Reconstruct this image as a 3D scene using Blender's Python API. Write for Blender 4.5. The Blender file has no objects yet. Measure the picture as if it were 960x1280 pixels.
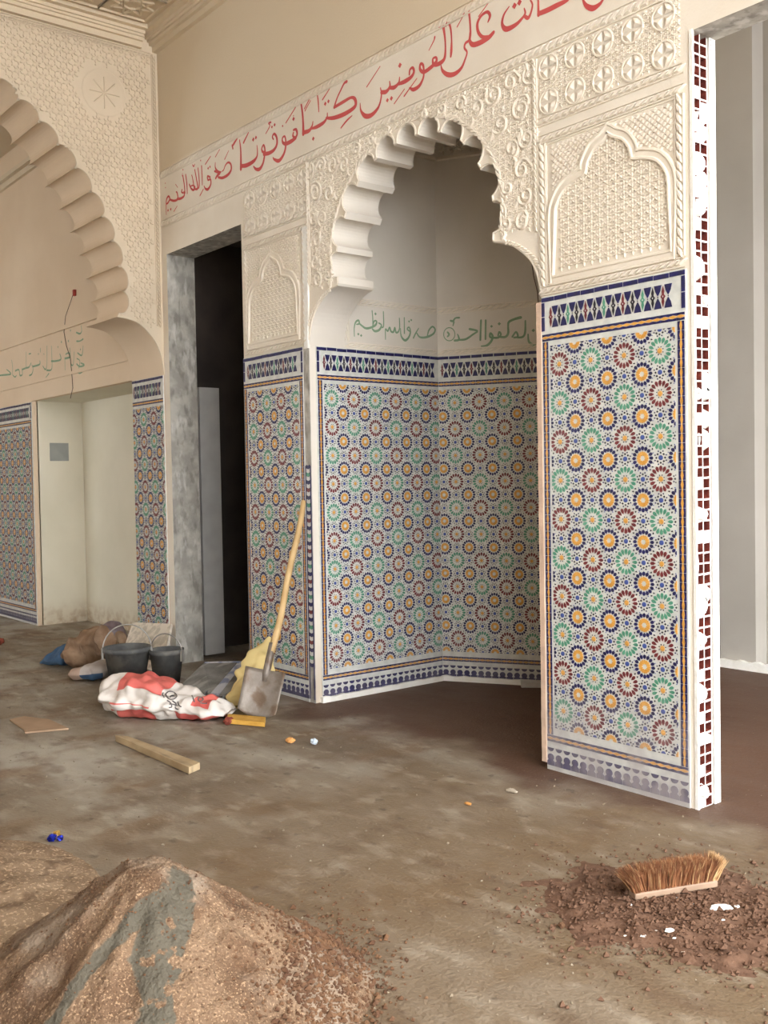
import bpy, bmesh, math, random
from math import sin, cos, pi, radians
from mathutils import Vector, Matrix, noise
from mathutils.geometry import tessellate_polygon
random.seed(7)
COL = bpy.context.scene.collection
SC = bpy.context.scene

# ------------------------------------------------------------------ camera, world, light, exposure
F_PX, YAW, PIT, ROL = 1256.7324, 0.67877181, -0.03031564, -0.01765184
H = 1.3
fw = Vector((-cos(YAW)*cos(PIT), sin(YAW)*cos(PIT), sin(PIT)))
r0 = fw.cross(Vector((0, 0, 1))).normalized(); u0 = r0.cross(fw)
RV = r0*cos(ROL)+u0*sin(ROL); UV_ = -r0*sin(ROL)+u0*cos(ROL)
cam = bpy.data.objects.new('camera', bpy.data.cameras.new('camera')); COL.objects.link(cam)
cam.matrix_world = Matrix(((RV.x, UV_.x, -fw.x, 0), (RV.y, UV_.y, -fw.y, 0), (RV.z, UV_.z, -fw.z, H), (0, 0, 0, 1)))
cam.data.sensor_fit = 'VERTICAL'; cam.data.sensor_height = 36; cam.data.lens = F_PX/1280*36
cam.data.clip_start = .05
SC.camera = cam
SC.view_settings.view_transform = 'Standard'; SC.view_settings.look = 'None'
SC.view_settings.gamma = 1; SC.view_settings.use_curve_mapping = False
SC.view_settings.exposure = 0.74
world = bpy.data.worlds.new('overcast'); SC.world = world; world.use_nodes = True
bg = world.node_tree.nodes['Background']
bg.inputs[0].default_value = (.96, .98, 1.0, 1); bg.inputs[1].default_value = 6.4

# ------------------------------------------------------------------ unprojection helpers (photo pixel to a point of a real plane)
O = Vector((0, 0, H))
D = 3.372      # the back wall's plane y = D
XA = -6.69     # the left wall's plane x = XA
def ray(x, y): return fw*F_PX + RV*(x-480) - UV_*(y-640)
def onY(x, y, Y=D): d = ray(x, y); return O + d*(Y/d.y)
def onX(x, y, X=XA): d = ray(x, y); return O + d*(X/d.x)
def onZ(x, y, z=0.0): d = ray(x, y); return O + d*((z-H)/d.z)
def onP(x, y, P, n): d = ray(x, y); return O + d*((P-O).dot(n)/d.dot(n))

# ------------------------------------------------------------------ materials
MATS = {}
def lin(c):
    return tuple(((v/12.92) if v <= .04045 else ((v+.055)/1.055)**2.4) for v in [q/255 for q in c])+(1,)
def mat(name, c1, c2=None, scale=8, rough=.7, bump=0, bscale=60, detail=6, spec=.3, contrast=(.35, .65), metal=0, coord='Object', alpha=1):
    if name in MATS: return MATS[name]
    m = bpy.data.materials.new(name); m.use_nodes = True; nt = m.node_tree; n = nt.nodes; b = n['Principled BSDF']
    b.inputs['Roughness'].default_value = rough; b.inputs['Metallic'].default_value = metal
    b.inputs['Specular IOR Level'].default_value = spec
    tc = n.new('ShaderNodeTexCoord')
    c2 = c2 or tuple(max(0, v*.9) for v in c1)
    ns = n.new('ShaderNodeTexNoise'); ns.inputs['Scale'].default_value = scale; ns.inputs['Detail'].default_value = detail
    nt.links.new(tc.outputs[coord], ns.inputs['Vector'])
    cr = n.new('ShaderNodeValToRGB'); cr.color_ramp.elements[0].position = contrast[0]; cr.color_ramp.elements[1].position = contrast[1]
    cr.color_ramp.elements[0].color = lin(c1); cr.color_ramp.elements[1].color = lin(c2)
    nt.links.new(ns.outputs['Fac'], cr.inputs['Fac']); nt.links.new(cr.outputs['Color'], b.inputs['Base Color'])
    if bump:
        n2 = n.new('ShaderNodeTexNoise'); n2.inputs['Scale'].default_value = bscale; n2.inputs['Detail'].default_value = 5
        nt.links.new(tc.outputs[coord], n2.inputs['Vector'])
        bp = n.new('ShaderNodeBump'); bp.inputs['Strength'].default_value = bump; bp.inputs['Distance'].default_value = .01
        nt.links.new(n2.outputs['Fac'], bp.inputs['Height']); nt.links.new(bp.outputs['Normal'], b.inputs['Normal'])
    MATS[name] = m; return m
def layer(m, color, mask_fn, rough=None):
    """mix a second colour over a material where mask_fn builds a mask (stains, dirt, soil)"""
    nt = m.node_tree; n = nt.nodes; b = n['Principled BSDF']
    src = b.inputs['Base Color'].links[0].from_socket
    mx = n.new('ShaderNodeMix'); mx.data_type = 'RGBA'
    nt.links.new(mask_fn(nt), mx.inputs['Factor']); nt.links.new(src, mx.inputs[6])
    mx.inputs[7].default_value = lin(color); nt.links.new(mx.outputs[2], b.inputs['Base Color'])
def mth(nt, op, a, b=None, clamp=False):
    x = nt.nodes.new('ShaderNodeMath'); x.operation = op; x.use_clamp = clamp
    for i, v in enumerate((a, b)):
        if v is None: continue
        if isinstance(v, (int, float)): x.inputs[i].default_value = v
        else: nt.links.new(v, x.inputs[i])
    return x.outputs[0]
def mrange(nt, v, a, b, c=0, d=1):
    x = nt.nodes.new('ShaderNodeMapRange'); x.interpolation_type = 'SMOOTHSTEP'
    for i, q in enumerate((a, b, c, d)): x.inputs[i+1].default_value = q
    nt.links.new(v, x.inputs[0]); return x.outputs[0]
def wpos(nt):
    g = nt.nodes.new('ShaderNodeNewGeometry'); s = nt.nodes.new('ShaderNodeSeparateXYZ'); nt.links.new(g.outputs['Position'], s.inputs[0])
    return g.outputs['Position'], s.outputs
def wnoise(nt, scale, detail=5, vec=None, stretch=None):
    if vec is None: vec = wpos(nt)[0]
    if stretch:
        mp = nt.nodes.new('ShaderNodeMapping'); mp.inputs['Scale'].default_value = stretch; nt.links.new(vec, mp.inputs[0]); vec = mp.outputs[0]
    x = nt.nodes.new('ShaderNodeTexNoise'); x.inputs['Scale'].default_value = scale; x.inputs['Detail'].default_value = detail
    nt.links.new(vec, x.inputs['Vector']); return x.outputs['Fac']

def low_dust(lo, hi, amt, sc=9):
    def fn(nt):
        _, s = wpos(nt)
        z = mrange(nt, s[2], hi, lo)
        nz = mrange(nt, wnoise(nt, sc), .38, .62, .35, 1)
        return mth(nt, 'MULTIPLY', mth(nt, 'MULTIPLY', z, nz), amt)
    return fn
plaster = mat('lime_plaster', (226, 219, 208), (216, 208, 195), scale=1.6, rough=.85, bump=.12, bscale=35)
layer(plaster, (188, 168, 142), lambda nt: mth(nt, 'MULTIPLY', mrange(nt, wpos(nt)[1][2], .5, .0), .6))
upper = mat('beige_plaster', (214, 198, 172), (204, 187, 160), scale=1.1, rough=.85, bump=.1, bscale=30)
carved = mat('carved_plaster', (232, 223, 208), (225, 214, 197), scale=3, rough=.75, bump=.15, bscale=90)
# the long wall turns beige above the upper rope band and is paler below it
layer(carved, (216, 200, 174), lambda nt: mrange(nt, mth(nt, 'ADD', wpos(nt)[1][2], mth(nt, 'MULTIPLY', wnoise(nt, 2), .1)), 3.56, 3.62))
baywall = mat('warm_plaster', (228, 208, 182), (220, 198, 170), scale=1.2, rough=.85, bump=.1)
carved_left = mat('carved_plaster_left', (218, 202, 178), (208, 192, 168), scale=2, rough=.8, bump=.15, bscale=60)
jambwhite = mat('white_gypsum', (240, 238, 232), (228, 224, 214), scale=9, rough=.8, bump=.5, bscale=45)
cream = mat('cream_plaster', (232, 226, 208), (222, 216, 196), scale=1.5, rough=.8, bump=.05, bscale=20)
layer(cream, (176, 150, 120), low_dust(.0, .25, .8, 14))
concrete = mat('raw_concrete', (156, 152, 144), (184, 180, 170), scale=9, rough=.9, bump=.6, bscale=28, detail=12, contrast=(.4, .62))
layer(concrete, (112, 108, 100), lambda nt: mth(nt, 'MULTIPLY', mrange(nt, wnoise(nt, 24, 10, stretch=(1, 1, .4)), .5, .66), .5))
layer(concrete, (216, 213, 206), lambda nt: mth(nt, 'MULTIPLY', mrange(nt, wnoise(nt, 16, 10, stretch=(1, 1, .4)), .52, .68), .6))
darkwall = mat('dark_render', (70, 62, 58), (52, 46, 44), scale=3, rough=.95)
greywall = mat('grey_plaster', (170, 164, 155), (160, 154, 145), scale=1.4, rough=.85, bump=.06)
layer(greywall, (186, 180, 170), low_dust(.0, .35, .4))
tilewhite = mat('zellige_white', (216, 217, 210), (196, 198, 193), scale=22, rough=.35, spec=.5, coord='Object')
ZC = dict(navy=((36, 36, 96), (24, 24, 66)), blue=((72, 92, 158), (56, 74, 140)), green=((96, 158, 130), (68, 132, 108)),
          red=((122, 50, 52), (96, 34, 40)), yellow=((226, 170, 84), (202, 146, 62)), black=((40, 38, 48), (28, 28, 34)),
          white=((214, 212, 210), (196, 196, 196)))
ZM = {k: mat('zellige_'+k if k != 'white' else 'zellige_chip', v[0], v[1], scale=30, rough=.3, spec=.5) for k, v in ZC.items()}
for m_ in list(ZM.values())+[tilewhite]:
    layer(m_, (168, 160, 160), lambda nt: mth(nt, 'MULTIPLY', low_dust(.0, .50, .75, 7)(nt), mrange(nt, wpos(nt)[1][0], -3.2, -3.0, .30, 1)))
red_paint = mat('red_paint', (206, 96, 92), (196, 80, 80), scale=6, rough=.7)
green_paint = mat('green_paint', (142, 168, 138), (126, 156, 124), scale=12, rough=.7)
brickcell = mat('brick_cell', (132, 62, 48), (92, 40, 34), scale=30, rough=.95, bump=.4, bscale=70)
terracotta = mat('terracotta', (150, 78, 60), (112, 52, 42), scale=30, rough=.95, bump=.4, bscale=70)
rawedge = mat('raw_pink_edge', (214, 184, 160), (196, 170, 150), scale=12, rough=.9, bump=.5, bscale=50)

# floor
floorm = mat('screed_floor', (144, 133, 117), (116, 102, 86), scale=1.1, rough=.62, bump=0, detail=10, spec=.3)
def grey_mask(nt): return mth(nt, 'MULTIPLY', mrange(nt, wnoise(nt, .9, 8, stretch=(1, 2.2, 1)), .44, .66), .8)
layer(floorm, (178, 172, 160), grey_mask)
layer(floorm, (116, 92, 68), lambda nt: mth(nt, 'MULTIPLY', mrange(nt, wnoise(nt, 2.1, 10, stretch=(1.7, 1, 1)), .50, .68), .75))
layer(floorm, (192, 184, 168), lambda nt: mth(nt, 'MULTIPLY', mrange(nt, wnoise(nt, 5.5, 9, stretch=(1, 2, 1)), .56, .72), .45))
def mud_shade_mask(nt):
    _, s = wpos(nt)
    a = mth(nt, 'ADD', s[0], mth(nt, 'MULTIPLY', mth(nt, 'SUBTRACT', wnoise(nt, 1.3, 8), .5), 3.0))
    return mth(nt, 'MULTIPLY', mrange(nt, a, -4.6, -2.4), .78)
layer(floorm, (110, 90, 66), mud_shade_mask)  # brown mud tone; also paints the dimmer light near the camera into the floor
def soil_mask(nt):
    _, s = wpos(nt)
    a = mth(nt, 'ADD', s[1], mth(nt, 'MULTIPLY', mth(nt, 'SUBTRACT', wnoise(nt, 1.8, 8), .5), 1.6))
    back = mrange(nt, a, 3.0, 3.45)
    right = mrange(nt, s[0], -5.6, -4.7)
    return mth(nt, 'MULTIPLY', mth(nt, 'MULTIPLY', back, right), .93)
layer(floorm, (186, 176, 158), lambda nt: mth(nt, 'MULTIPLY', mrange(nt, wnoise(nt, 6, 14, stretch=(1, 1.5, 1)), .50, .72), .28))
layer(floorm, (98, 78, 60), lambda nt: mth(nt, 'MULTIPLY', mrange(nt, wnoise(nt, 4.3, 14, stretch=(1, 1.6, 1)), .51, .70), .6))
layer(floorm, (88, 62, 48), soil_mask)
layer(floorm, (70, 56, 48), lambda nt: mth(nt, 'MULTIPLY', mrange(nt, wnoise(nt, 14, 6), .62, .72), .5))
layer(floorm, (196, 178, 150), lambda nt: mth(nt, 'MULTIPLY', mrange(nt, wnoise(nt, 60, 3), .68, .74), .35))
nt = floorm.node_tree
bpn = nt.nodes.new('ShaderNodeBump'); bpn.inputs['Strength'].default_value = .7; bpn.inputs['Distance'].default_value = .012
hh = mth(nt, 'ADD', mth(nt, 'MULTIPLY', wnoise(nt, 3.5, 8, stretch=(1, 1.6, 1)), 2.0), mth(nt, 'MULTIPLY', wnoise(nt, 70, 6), .55))
nt.links.new(hh, bpn.inputs['Height']); nt.links.new(bpn.outputs['Normal'], nt.nodes['Principled BSDF'].inputs['Normal'])

# ------------------------------------------------------------------ mesh helpers
class MB:
    def __init__(s): s.v = []; s.f = []; s.m = []; s.mats = []
    def mi(s, m):
        if m not in s.mats: s.mats.append(m)
        return s.mats.index(m)
    def add(s, vs, fs, m):
        o = len(s.v); s.v += [tuple(v) for v in vs]; k = s.mi(m)
        for f in fs: s.f.append(tuple(o+i for i in f)); s.m.append(k)
    def box(s, a, b, m):
        (x0, y0, z0), (x1, y1, z1) = a, b
        vs = [(x0, y0, z0), (x1, y0, z0), (x1, y1, z0), (x0, y1, z0), (x0, y0, z1), (x1, y0, z1), (x1, y1, z1), (x0, y1, z1)]
        s.add(vs, [(0, 3, 2, 1), (4, 5, 6, 7), (0, 1, 5, 4), (1, 2, 6, 5), (2, 3, 7, 6), (3, 0, 4, 7)], m)
    def prism(s, poly, h0, h1, m, taper=0, bottom=False):
        """poly in local xy (ccw), raised from h0 to h1 along local z"""
        n = len(poly)
        if n < 3: return
        cx = sum(p[0] for p in poly)/n; cy = sum(p[1] for p in poly)/n
        top = [(cx+(p[0]-cx)*(1-taper), cy+(p[1]-cy)*(1-taper), h1) for p in poly]
        vs = [(p[0], p[1], h0) for p in poly]+top
        fs = [tuple(range(n, 2*n))]+[(i, (i+1) % n, n+(i+1) % n, n+i) for i in range(n)]
        if bottom: fs.append(tuple(range(n-1, -1, -1)))
        s.add(vs, fs, m)
    def sweep(s, pts, prof, m, closed=False):
        """prof = list of (offset, height); pts in local xy"""
        n = len(pts); k = len(prof); vs = []
        for i, p in enumerate(pts):
            a = pts[(i-1) % n] if (closed or i > 0) else p; b = pts[(i+1) % n] if (closed or i < n-1) else p
            tx, ty = b[0]-a[0], b[1]-a[1]; L = math.hypot(tx, ty) or 1; nx, ny = -ty/L, tx/L
            for o, h in prof: vs.append((p[0]+nx*o, p[1]+ny*o, h))
        fs = []
        for i in range(n if closed else n-1):
            j = (i+1) % n
            for q in range(k-1): fs.append((i*k+q, i*k+q+1, j*k+q+1, j*k+q))
        s.add(vs, [f[::-1] for f in fs], m)
    def tube(s, pts, rad, m, seg=6, caps=True):
        n = len(pts); vs = []; fs = []
        pts = [Vector(p) for p in pts]; up = None
        for i, p in enumerate(pts):
            t = (pts[min(i+1, n-1)]-pts[max(i-1, 0)]).normalized()
            if up is None: up = t.orthogonal().normalized()
            up = (up - t*up.dot(t)).normalized(); w = t.cross(up)
            rr = rad[i] if isinstance(rad, (list, tuple)) else rad
            for q in range(seg):
                a = 2*pi*q/seg; vs.append(p+up*cos(a)*rr+w*sin(a)*rr)
        for i in range(n-1):
            for q in range(seg): fs.append((i*seg+q, i*seg+(q+1) % seg, (i+1)*seg+(q+1) % seg, (i+1)*seg+q))
        if caps: fs += [tuple(range(seg-1, -1, -1)), tuple(range((n-1)*seg, n*seg))]
        s.add(vs, fs, m)
    def mesh(s, name, smooth=False):
        me = bpy.data.meshes.new(name); me.from_pydata(s.v, [], s.f)
        for m in s.mats: me.materials.append(m)
        me.polygons.foreach_set('material_index', s.m)
        if smooth: me.polygons.foreach_set('use_smooth', [True]*len(s.f))
        me.update(); return me
    def build(s, name, parent=None, mw=None, smooth=False):
        return link(name, s.mesh(name, smooth), parent, mw)
def link(name, me, parent=None, mw=None):
    o = bpy.data.objects.new(name, me); COL.objects.link(o)
    if parent is not None:
        o.parent = parent
        if mw is not None: o.matrix_local = mw
    elif mw is not None: o.matrix_world = mw
    return o
def thing(o, label, cat, group=None):
    o['label'] = label; o['category'] = cat
    if group: o['group'] = group
    return o
def empty(name, loc=(0, 0, 0), rz=0):
    o = bpy.data.objects.new(name, None); COL.objects.link(o); o.empty_display_size = .1
    o.matrix_world = Matrix.Translation(loc) @ Matrix.Rotation(rz, 4, 'Z'); return o
def structure(o, label=None, cat='wall'):
    o['kind'] = 'structure'
    if label: o['label'] = label; o['category'] = cat
    return o
def stuff(o): o['kind'] = 'stuff'; return o

class Panel:
    """a wall plane: u along the wall, v = height, w out of the wall"""
    def __init__(s, org, U, N):
        s.o = Vector(org); s.U = Vector(U).normalized(); s.N = Vector(N).normalized(); s.V = Vector((0, 0, 1))
        s.M = Matrix(((s.U.x, 0, s.N.x, s.o.x), (s.U.y, 0, s.N.y, s.o.y), (s.U.z, 1, s.N.z, s.o.z), (0, 0, 0, 1)))
    def px(s, x, y):
        p = onP(x, y, s.o, s.N); return ((p-s.o).dot(s.U), p.z)
T = lambda x, y, z=0, a=0, sx=1, sy=1: Matrix.Translation((x, y, z)) @ Matrix.Rotation(a, 4, 'Z') @ Matrix.Diagonal((sx, sy, 1, 1))
PW = Panel((0, D, 0), (1, 0, 0), (0, -1, 0))
PA = Panel((XA, 0, 0), (0, 1, 0), (1, 0, 0))
C30, S30 = cos(pi/6), .5
NX0, NX1 = -4.85, -3.04
PNL = Panel((NX0, D, 0), (0, 1, 0), (1, 0, 0))
PBL = Panel((NX0, 4.38, 0), (C30, S30, 0), (S30, -C30, 0))
HEXL = .905/C30
PBR = Panel((-3.945, 4.38+.905*math.tan(pi/6), 0), (C30, -S30, 0), (-S30, -C30, 0))
PNR = Panel((NX1, 4.38, 0), (0, -1, 0), (-1, 0, 0))

def crom(pts, n=5):
    """Catmull-Rom through tuples of any size"""
    out = []; k = len(pts)
    for i in range(k-1):
        p0, p1, p2, p3 = pts[max(i-1, 0)], pts[i], pts[i+1], pts[min(i+2, k-1)]
        for q in range(n):
            t = q/n
            out.append(tuple(.5*((2*b)+(-a+c)*t+(2*a-5*b+4*c-d)*t*t+(-a+3*b-3*c+d)*t**3) for a, b, c, d in zip(p0, p1, p2, p3)))
    out.append(tuple(pts[-1])); return out
def slab_poly(mb, poly, h0, h1, m, side=None):
    """any simple polygon (list of 2D, ccw) as a closed slab in local xy between h0 (back) and h1 (front)"""
    n = len(poly); tris = tessellate_polygon([[Vector((p[0], p[1], 0)) for p in poly]])
    fr = []; bk = []
    for t in tris:
        a, b, c = [poly[i] for i in t]
        if (b[0]-a[0])*(c[1]-a[1])-(b[1]-a[1])*(c[0]-a[0]) < 0: t = (t[0], t[2], t[1])
        fr.append(tuple(t)); bk.append((t[0]+n, t[2]+n, t[1]+n))
    vs = [(p[0], p[1], h1) for p in poly]+[(p[0], p[1], h0) for p in poly]
    mb.add(vs, fr+bk, m)
    mb.add(vs, [(i, n+i, n+(i+1) % n, (i+1) % n) for i in range(n)], side or m)

# ------------------------------------------------------------------ arches
def lobes_flat(fl, bulge, n=14):
    seq = [(AC-a, b, AC-c, d) for a, b, c, d in fl]+[(AC+c, d, AC+a, b) for a, b, c, d in reversed(fl)]
    out = [(seq[0][0], seq[0][1])]
    for p_, q_ in zip(seq[:-1], seq[1:]):
        out += lobes([(p_[2], p_[3]), (q_[0], q_[1])], bulge, n, -1)
    out.append((seq[-1][2], seq[-1][3])); return out
def lobes(cusps, bulge, n=8, side=1):
    """scalloped outline through the cusps; each chord bulges outwards"""
    out = []
    for a, b in zip(cusps[:-1], cusps[1:]):
        ax, ay = a; bx, by = b; L = math.hypot(bx-ax, by-ay); mx, my = (ax+bx)/2, (ay+by)/2
        nx, ny = (by-ay)/L*side, -(bx-ax)/L*side
        for i in range(n):
            t = pi*i/n
            e = 0 if i == 0 else 1
            cxx = -cos(t)*L/2; out.append((mx+(bx-ax)/L*cxx+nx*sin(t)**.8*bulge*L*e, my+(by-ay)/L*cxx+ny*sin(t)**.8*bulge*L*e))
    out.append(cusps[-1]); return out
AC = -3.945
_c = [(.605, 2.456), (.612, 2.59), (.565, 2.697), (.545, 2.765), (.42, 2.917), (.268, 3.012), (.105, 3.04)]
lobe_flats = [(.603, 2.412, .606, 2.451), (.609, 2.588, .603, 2.620), (.533, 2.755, .512, 2.789), (.420, 2.905, .396, 2.930), (.266, 3.003, .237, 3.012), (.098, 3.038, .068, 3.040)]
corb = [(.895, 2.13), (.872, 2.215), (.83, 2.285), (.755, 2.345), (.68, 2.383), (.612, 2.400)]
corb = crom(corb, 3)
niche_out = [(AC-.905, 2.09)]+[(AC-x, z) for x, z in corb]+lobes_flat(lobe_flats, .56)+[(AC+x, z) for x, z in reversed(corb)]+[(AC+.905, 2.09)]
# left wall arch, read from the photograph then continued and mirrored about its crown
acus = [(3.03, 2.52), (3.051, 2.673), (3.018, 2.84), (2.971, 3.008), (2.905, 3.165), (2.822, 3.317), (2.722, 3.46), (2.606, 3.594), (2.482, 3.716), (2.349, 3.83)]
ang = math.atan2(3.83-3.716, 2.349-2.482); L_ = .176; a_ = ang
while a_ < pi-.03:
    a_ += radians(5.6); x, z = acus[-1]; acus.append((x+cos(min(a_, pi))*L_, z+sin(min(a_, pi))*L_))
AYC = acus[-1][0]
acus = acus+[(2*AYC-y, z) for y, z in reversed(acus[:-1])]
ac_corb = crom([(3.365, 2.10), (3.355, 2.179), (3.341, 2.25), (3.295, 2.345), (3.2, 2.44), (3.11, 2.475), (3.013, 2.487)], 4)
A_out = ac_corb+lobes(acus, .42, 14, 1)+[(2*AYC-y, z) for y, z in reversed(ac_corb)]

ZC0 = 4.44   # cornice height
# ------------------------------------------------------------------ setting: floor, walls, ceiling
f = MB()
f.add([(-14, -6, 0), (6, -6, 0), (6, 9, 0), (-14, 9, 0)], [(0, 1, 2, 3)], floorm)
structure(f.build('floor'), 'muddy brown and grey screed floor', 'floor')

wall_back = MB()
slab_poly(wall_back, [(XA, 0), (-6.61, 0), (-6.61, 2.955), (-5.58, 2.955), (-5.58, 0), (-4.93, 0), (-4.93, ZC0+.25), (XA, ZC0+.25)], -.22, 0, carved, concrete)
slab_poly(wall_back, [(-4.93, 0), (NX0, 0)]+niche_out+[(NX1, 0), (-2.96, 0), (-2.96, ZC0+.25), (-4.93, ZC0+.25)], -.25, 0, carved, plaster)
slab_poly(wall_back, [(-2.96, 0), (-2.36, 0), (-2.36, 2.995), (1.5, 2.995), (1.5, ZC0+.25), (-2.96, ZC0+.25)], -.15, 0, carved, concrete)
wall_back.box((-2.362, 0, -.02), (-2.272, 2.995, 0), carved); wall_back.box((-2.362, 0, -.15), (-2.272, 2.995, -.108), jambwhite)
WB = structure(wall_back.build('wall_back', mw=PW.M), 'long plastered wall with the niche, carved bands and two tiled piers', 'wall')

wl = MB()
slab_poly(wl, [(D, 2.10)]+A_out+[(2*AYC-D, 0), (-4, 0), (-4, ZC0+.25), (D, ZC0+.25)], -.53, 0, carved_left, baywall)
WA = structure(wl.build('wall_left', mw=PA.M), 'carved plaster wall with the large scalloped arch', 'wall')

wb = MB()
slab_poly(wb, [(-14, 0), (-9.39, 0), (-9.39, 2.11), (-7.22, 2.11), (-7.22, 0), (XA, 0), (XA, ZC0+.25), (-14, ZC0+.25)], -.05, 0, baywall)
BAY = structure(wb.build('wall_bay', mw=PW.M), 'plain wall behind the large arch with a square white recess', 'wall')
rc = MB()   # recess lining
rc.box((-9.45, D+.04, 0), (-9.39, D+.5, 2.17), cream); rc.box((-7.22, D+.04, 0), (-7.16, D+.5, 2.17), cream)
rc.box((-9.45, D+.48, 0), (-7.16, D+.54, 2.17), cream); rc.box((-9.45, D+.04, 2.11), (-7.16, D+.5, 2.17), cream)
o = rc.build('recess_lining', BAY); o.matrix_world = Matrix.Identity(4); o.matrix_parent_inverse = Matrix.Identity(4)
o.matrix_local = PW.M.inverted(); o['label'] = 'cream plastered inside of the recess'

def nwall(name, P, L, label, u_off=True):
    mb = MB(); mb.box((.252 if L < 1.02 and u_off else 0, 0, -.08), (L-(.252 if (L < 1.02 and not u_off) else 0), 3.72, 0), plaster)
    return structure(mb.build(name, mw=P.M), label, 'wall')
WNL = nwall('wall_niche_left', PNL, 1.008, 'left side wall of the niche')
WBL = nwall('wall_niche_back_left', PBL, HEXL, 'left back wall of the niche')
WBR = nwall('wall_niche_back_right', PBR, HEXL, 'right back wall of the niche')
WNR = nwall('wall_niche_right', PNR, 1.008, 'right side wall of the niche', False)
nc = MB()
hexp = [(NX0-.05, D+.25), (NX1+.05, D+.25), (NX1+.05, 4.38), (-3.945, 4.96), (NX0-.05, 4.38)]
slab_poly(nc, hexp, 3.64, 3.72, carved)
structure(nc.build('ceiling_niche'), 'plaster cap over the niche', 'ceiling')

# ceiling with cornice
ce = MB(); ce.box((-14, -3.4, 4.53), (1.2, D, 4.68), upper)
CE = structure(ce.build('ceiling'), 'beige carved plaster ceiling', 'ceiling')
def trim(name, P, u0, u1, label, steps=((0, .035, 4.40, 4.44), (0, .06, 4.44, 4.462), (0, .09, 4.478, 4.50), (0, .13, 4.50, 4.53), (0, .075, 4.462, 4.478))):
    mb = MB()
    for a, b, z0, z1 in steps: mb.box((u0, z0, a), (u1, z1, b), carved)
    return structure(mb.build(name, mw=P.M), label, 'moulding')
trim('trim_1', PW, XA, 1.2, 'stepped plaster cornice along the top of the back wall')
trim('trim_2', PA, -3.4, D-.13, 'stepped plaster cornice along the top of the arched wall')
trim('trim_3', PW, -13.9, XA-.53, 'moulding high on the wall behind the large arch', ((0, .03, 4.20, 4.23), (0, .06, 4.26, 4.30), (0, .02, 4.23, 4.26)))

# ceiling relief: star ribs
def star_ribs(mb, cx, cy, R, m):
    for k in range(8):
        a = k*pi/4
        p = [(cx+cos(a)*R, cy+sin(a)*R), (cx+cos(a+3*pi/4)*R, cy+sin(a+3*pi/4)*R)]
        mb.sweep(p, [(-.008, 0), (-.005, .012), (.005, .012), (.008, 0)], m)
cr_ = MB()
for i in range(7):
    for j in range(7):
        x = XA+.34+i*.34; y = D-.34-j*.34
        star_ribs(cr_, x, -y, .15, carved)
        cr_.sweep([(x-.17, -y-.17), (x+.17, -y-.17), (x+.17, -y+.17), (x-.17, -y+.17)], [(-.01, 0), (-.006, .014), (.006, .014), (.01, 0)], carved, closed=True)
o = stuff(cr_.build('carved_relief', CE, Matrix(((1, 0, 0, 0), (0, -1, 0, 0), (0, 0, -1, 4.53), (0, 0, 0, 1)))))

# rooms behind
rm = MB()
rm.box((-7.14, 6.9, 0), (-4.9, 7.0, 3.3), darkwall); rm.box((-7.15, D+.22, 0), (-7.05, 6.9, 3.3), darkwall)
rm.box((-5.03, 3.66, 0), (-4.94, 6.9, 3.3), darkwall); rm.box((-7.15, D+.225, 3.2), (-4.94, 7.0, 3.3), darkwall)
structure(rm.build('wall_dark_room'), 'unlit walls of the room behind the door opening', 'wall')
rr = MB()
rr.box((-3.89, 6.2, 0), (3.0, 6.3, 4.6), greywall); rr.box((-4.6, 6.8, 0), (-3.8, 6.9, 4.6), greywall); rr.box((-3.89, 6.3, 0), (-3.80, 6.8, 4.6), greywall)
rr.box((-3.89, 6.07, 0), (-3.625, 6.2, 4.6), greywall)
rr.box((-4.6, 4.96, 0), (-4.5, 6.8, 4.6), greywall)
structure(rr.build('wall_side_room'), 'grey plastered wall with a pilaster behind the right opening', 'wall')
r2 = MB(); r2.box((-4.9, D+.15, 4.6), (3.0, 6.9, 4.7), greywall)
structure(r2.build('ceiling_side_room'), 'ceiling of the room behind the right opening', 'ceiling')
ra = MB()   # ragged foot of that wall
pts = []
for i in range(40):
    x = -3.89+i*.03; pts.append((x, 0))
up = [(x, .05+.05*abs(noise.noise(Vector((x*9, 1, 0))))) for x, _ in pts]
slab_poly(ra, [(pts[0][0], 0), (pts[-1][0], 0)]+list(reversed(up)), 0, .035, jambwhite)
structure(ra.build('baseboard_side_room', mw=Panel((0, 6.07, 0), (1, 0, 0), (0, -1, 0)).M), 'ragged plaster foot of the side room wall', 'baseboard')

# room shell outside the frame: front and right walls added to shape light, open to daylight on the right
sh = MB()
sh.box((-9.2, -3.6, 0), (1.2, -3.4, 4.6), plaster)
for a_, b_ in (((-14, 0), (-9.2, 1.0)), ((-14, 2.6), (-9.2, 4.6)), ((-14, 1.0), (-13.0, 2.6)), ((-11.4, 1.0), (-10.9, 2.6))): sh.box((a_[0], -3.6, a_[1]), (b_[0], -3.4, b_[1]), plaster)
structure(sh.build('wall_unseen_front'), 'unseen plain wall added behind the camera to cut light, with gaps lighting the bay', 'wall')
sh = MB(); sh.box((1.2, -3.6, 0), (1.4, -1.0, 4.6), plaster)
structure(sh.build('wall_unseen_right'), 'unseen plain wall added right of the camera to dim the niche, ending where daylight enters', 'wall')
sh = MB(); sh.box((-14.1, -3.6, 0), (-14, 3.45, 4.6), upper)
structure(sh.build('wall_far_left'), 'far plain wall of the neighbouring bay', 'wall')

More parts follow.
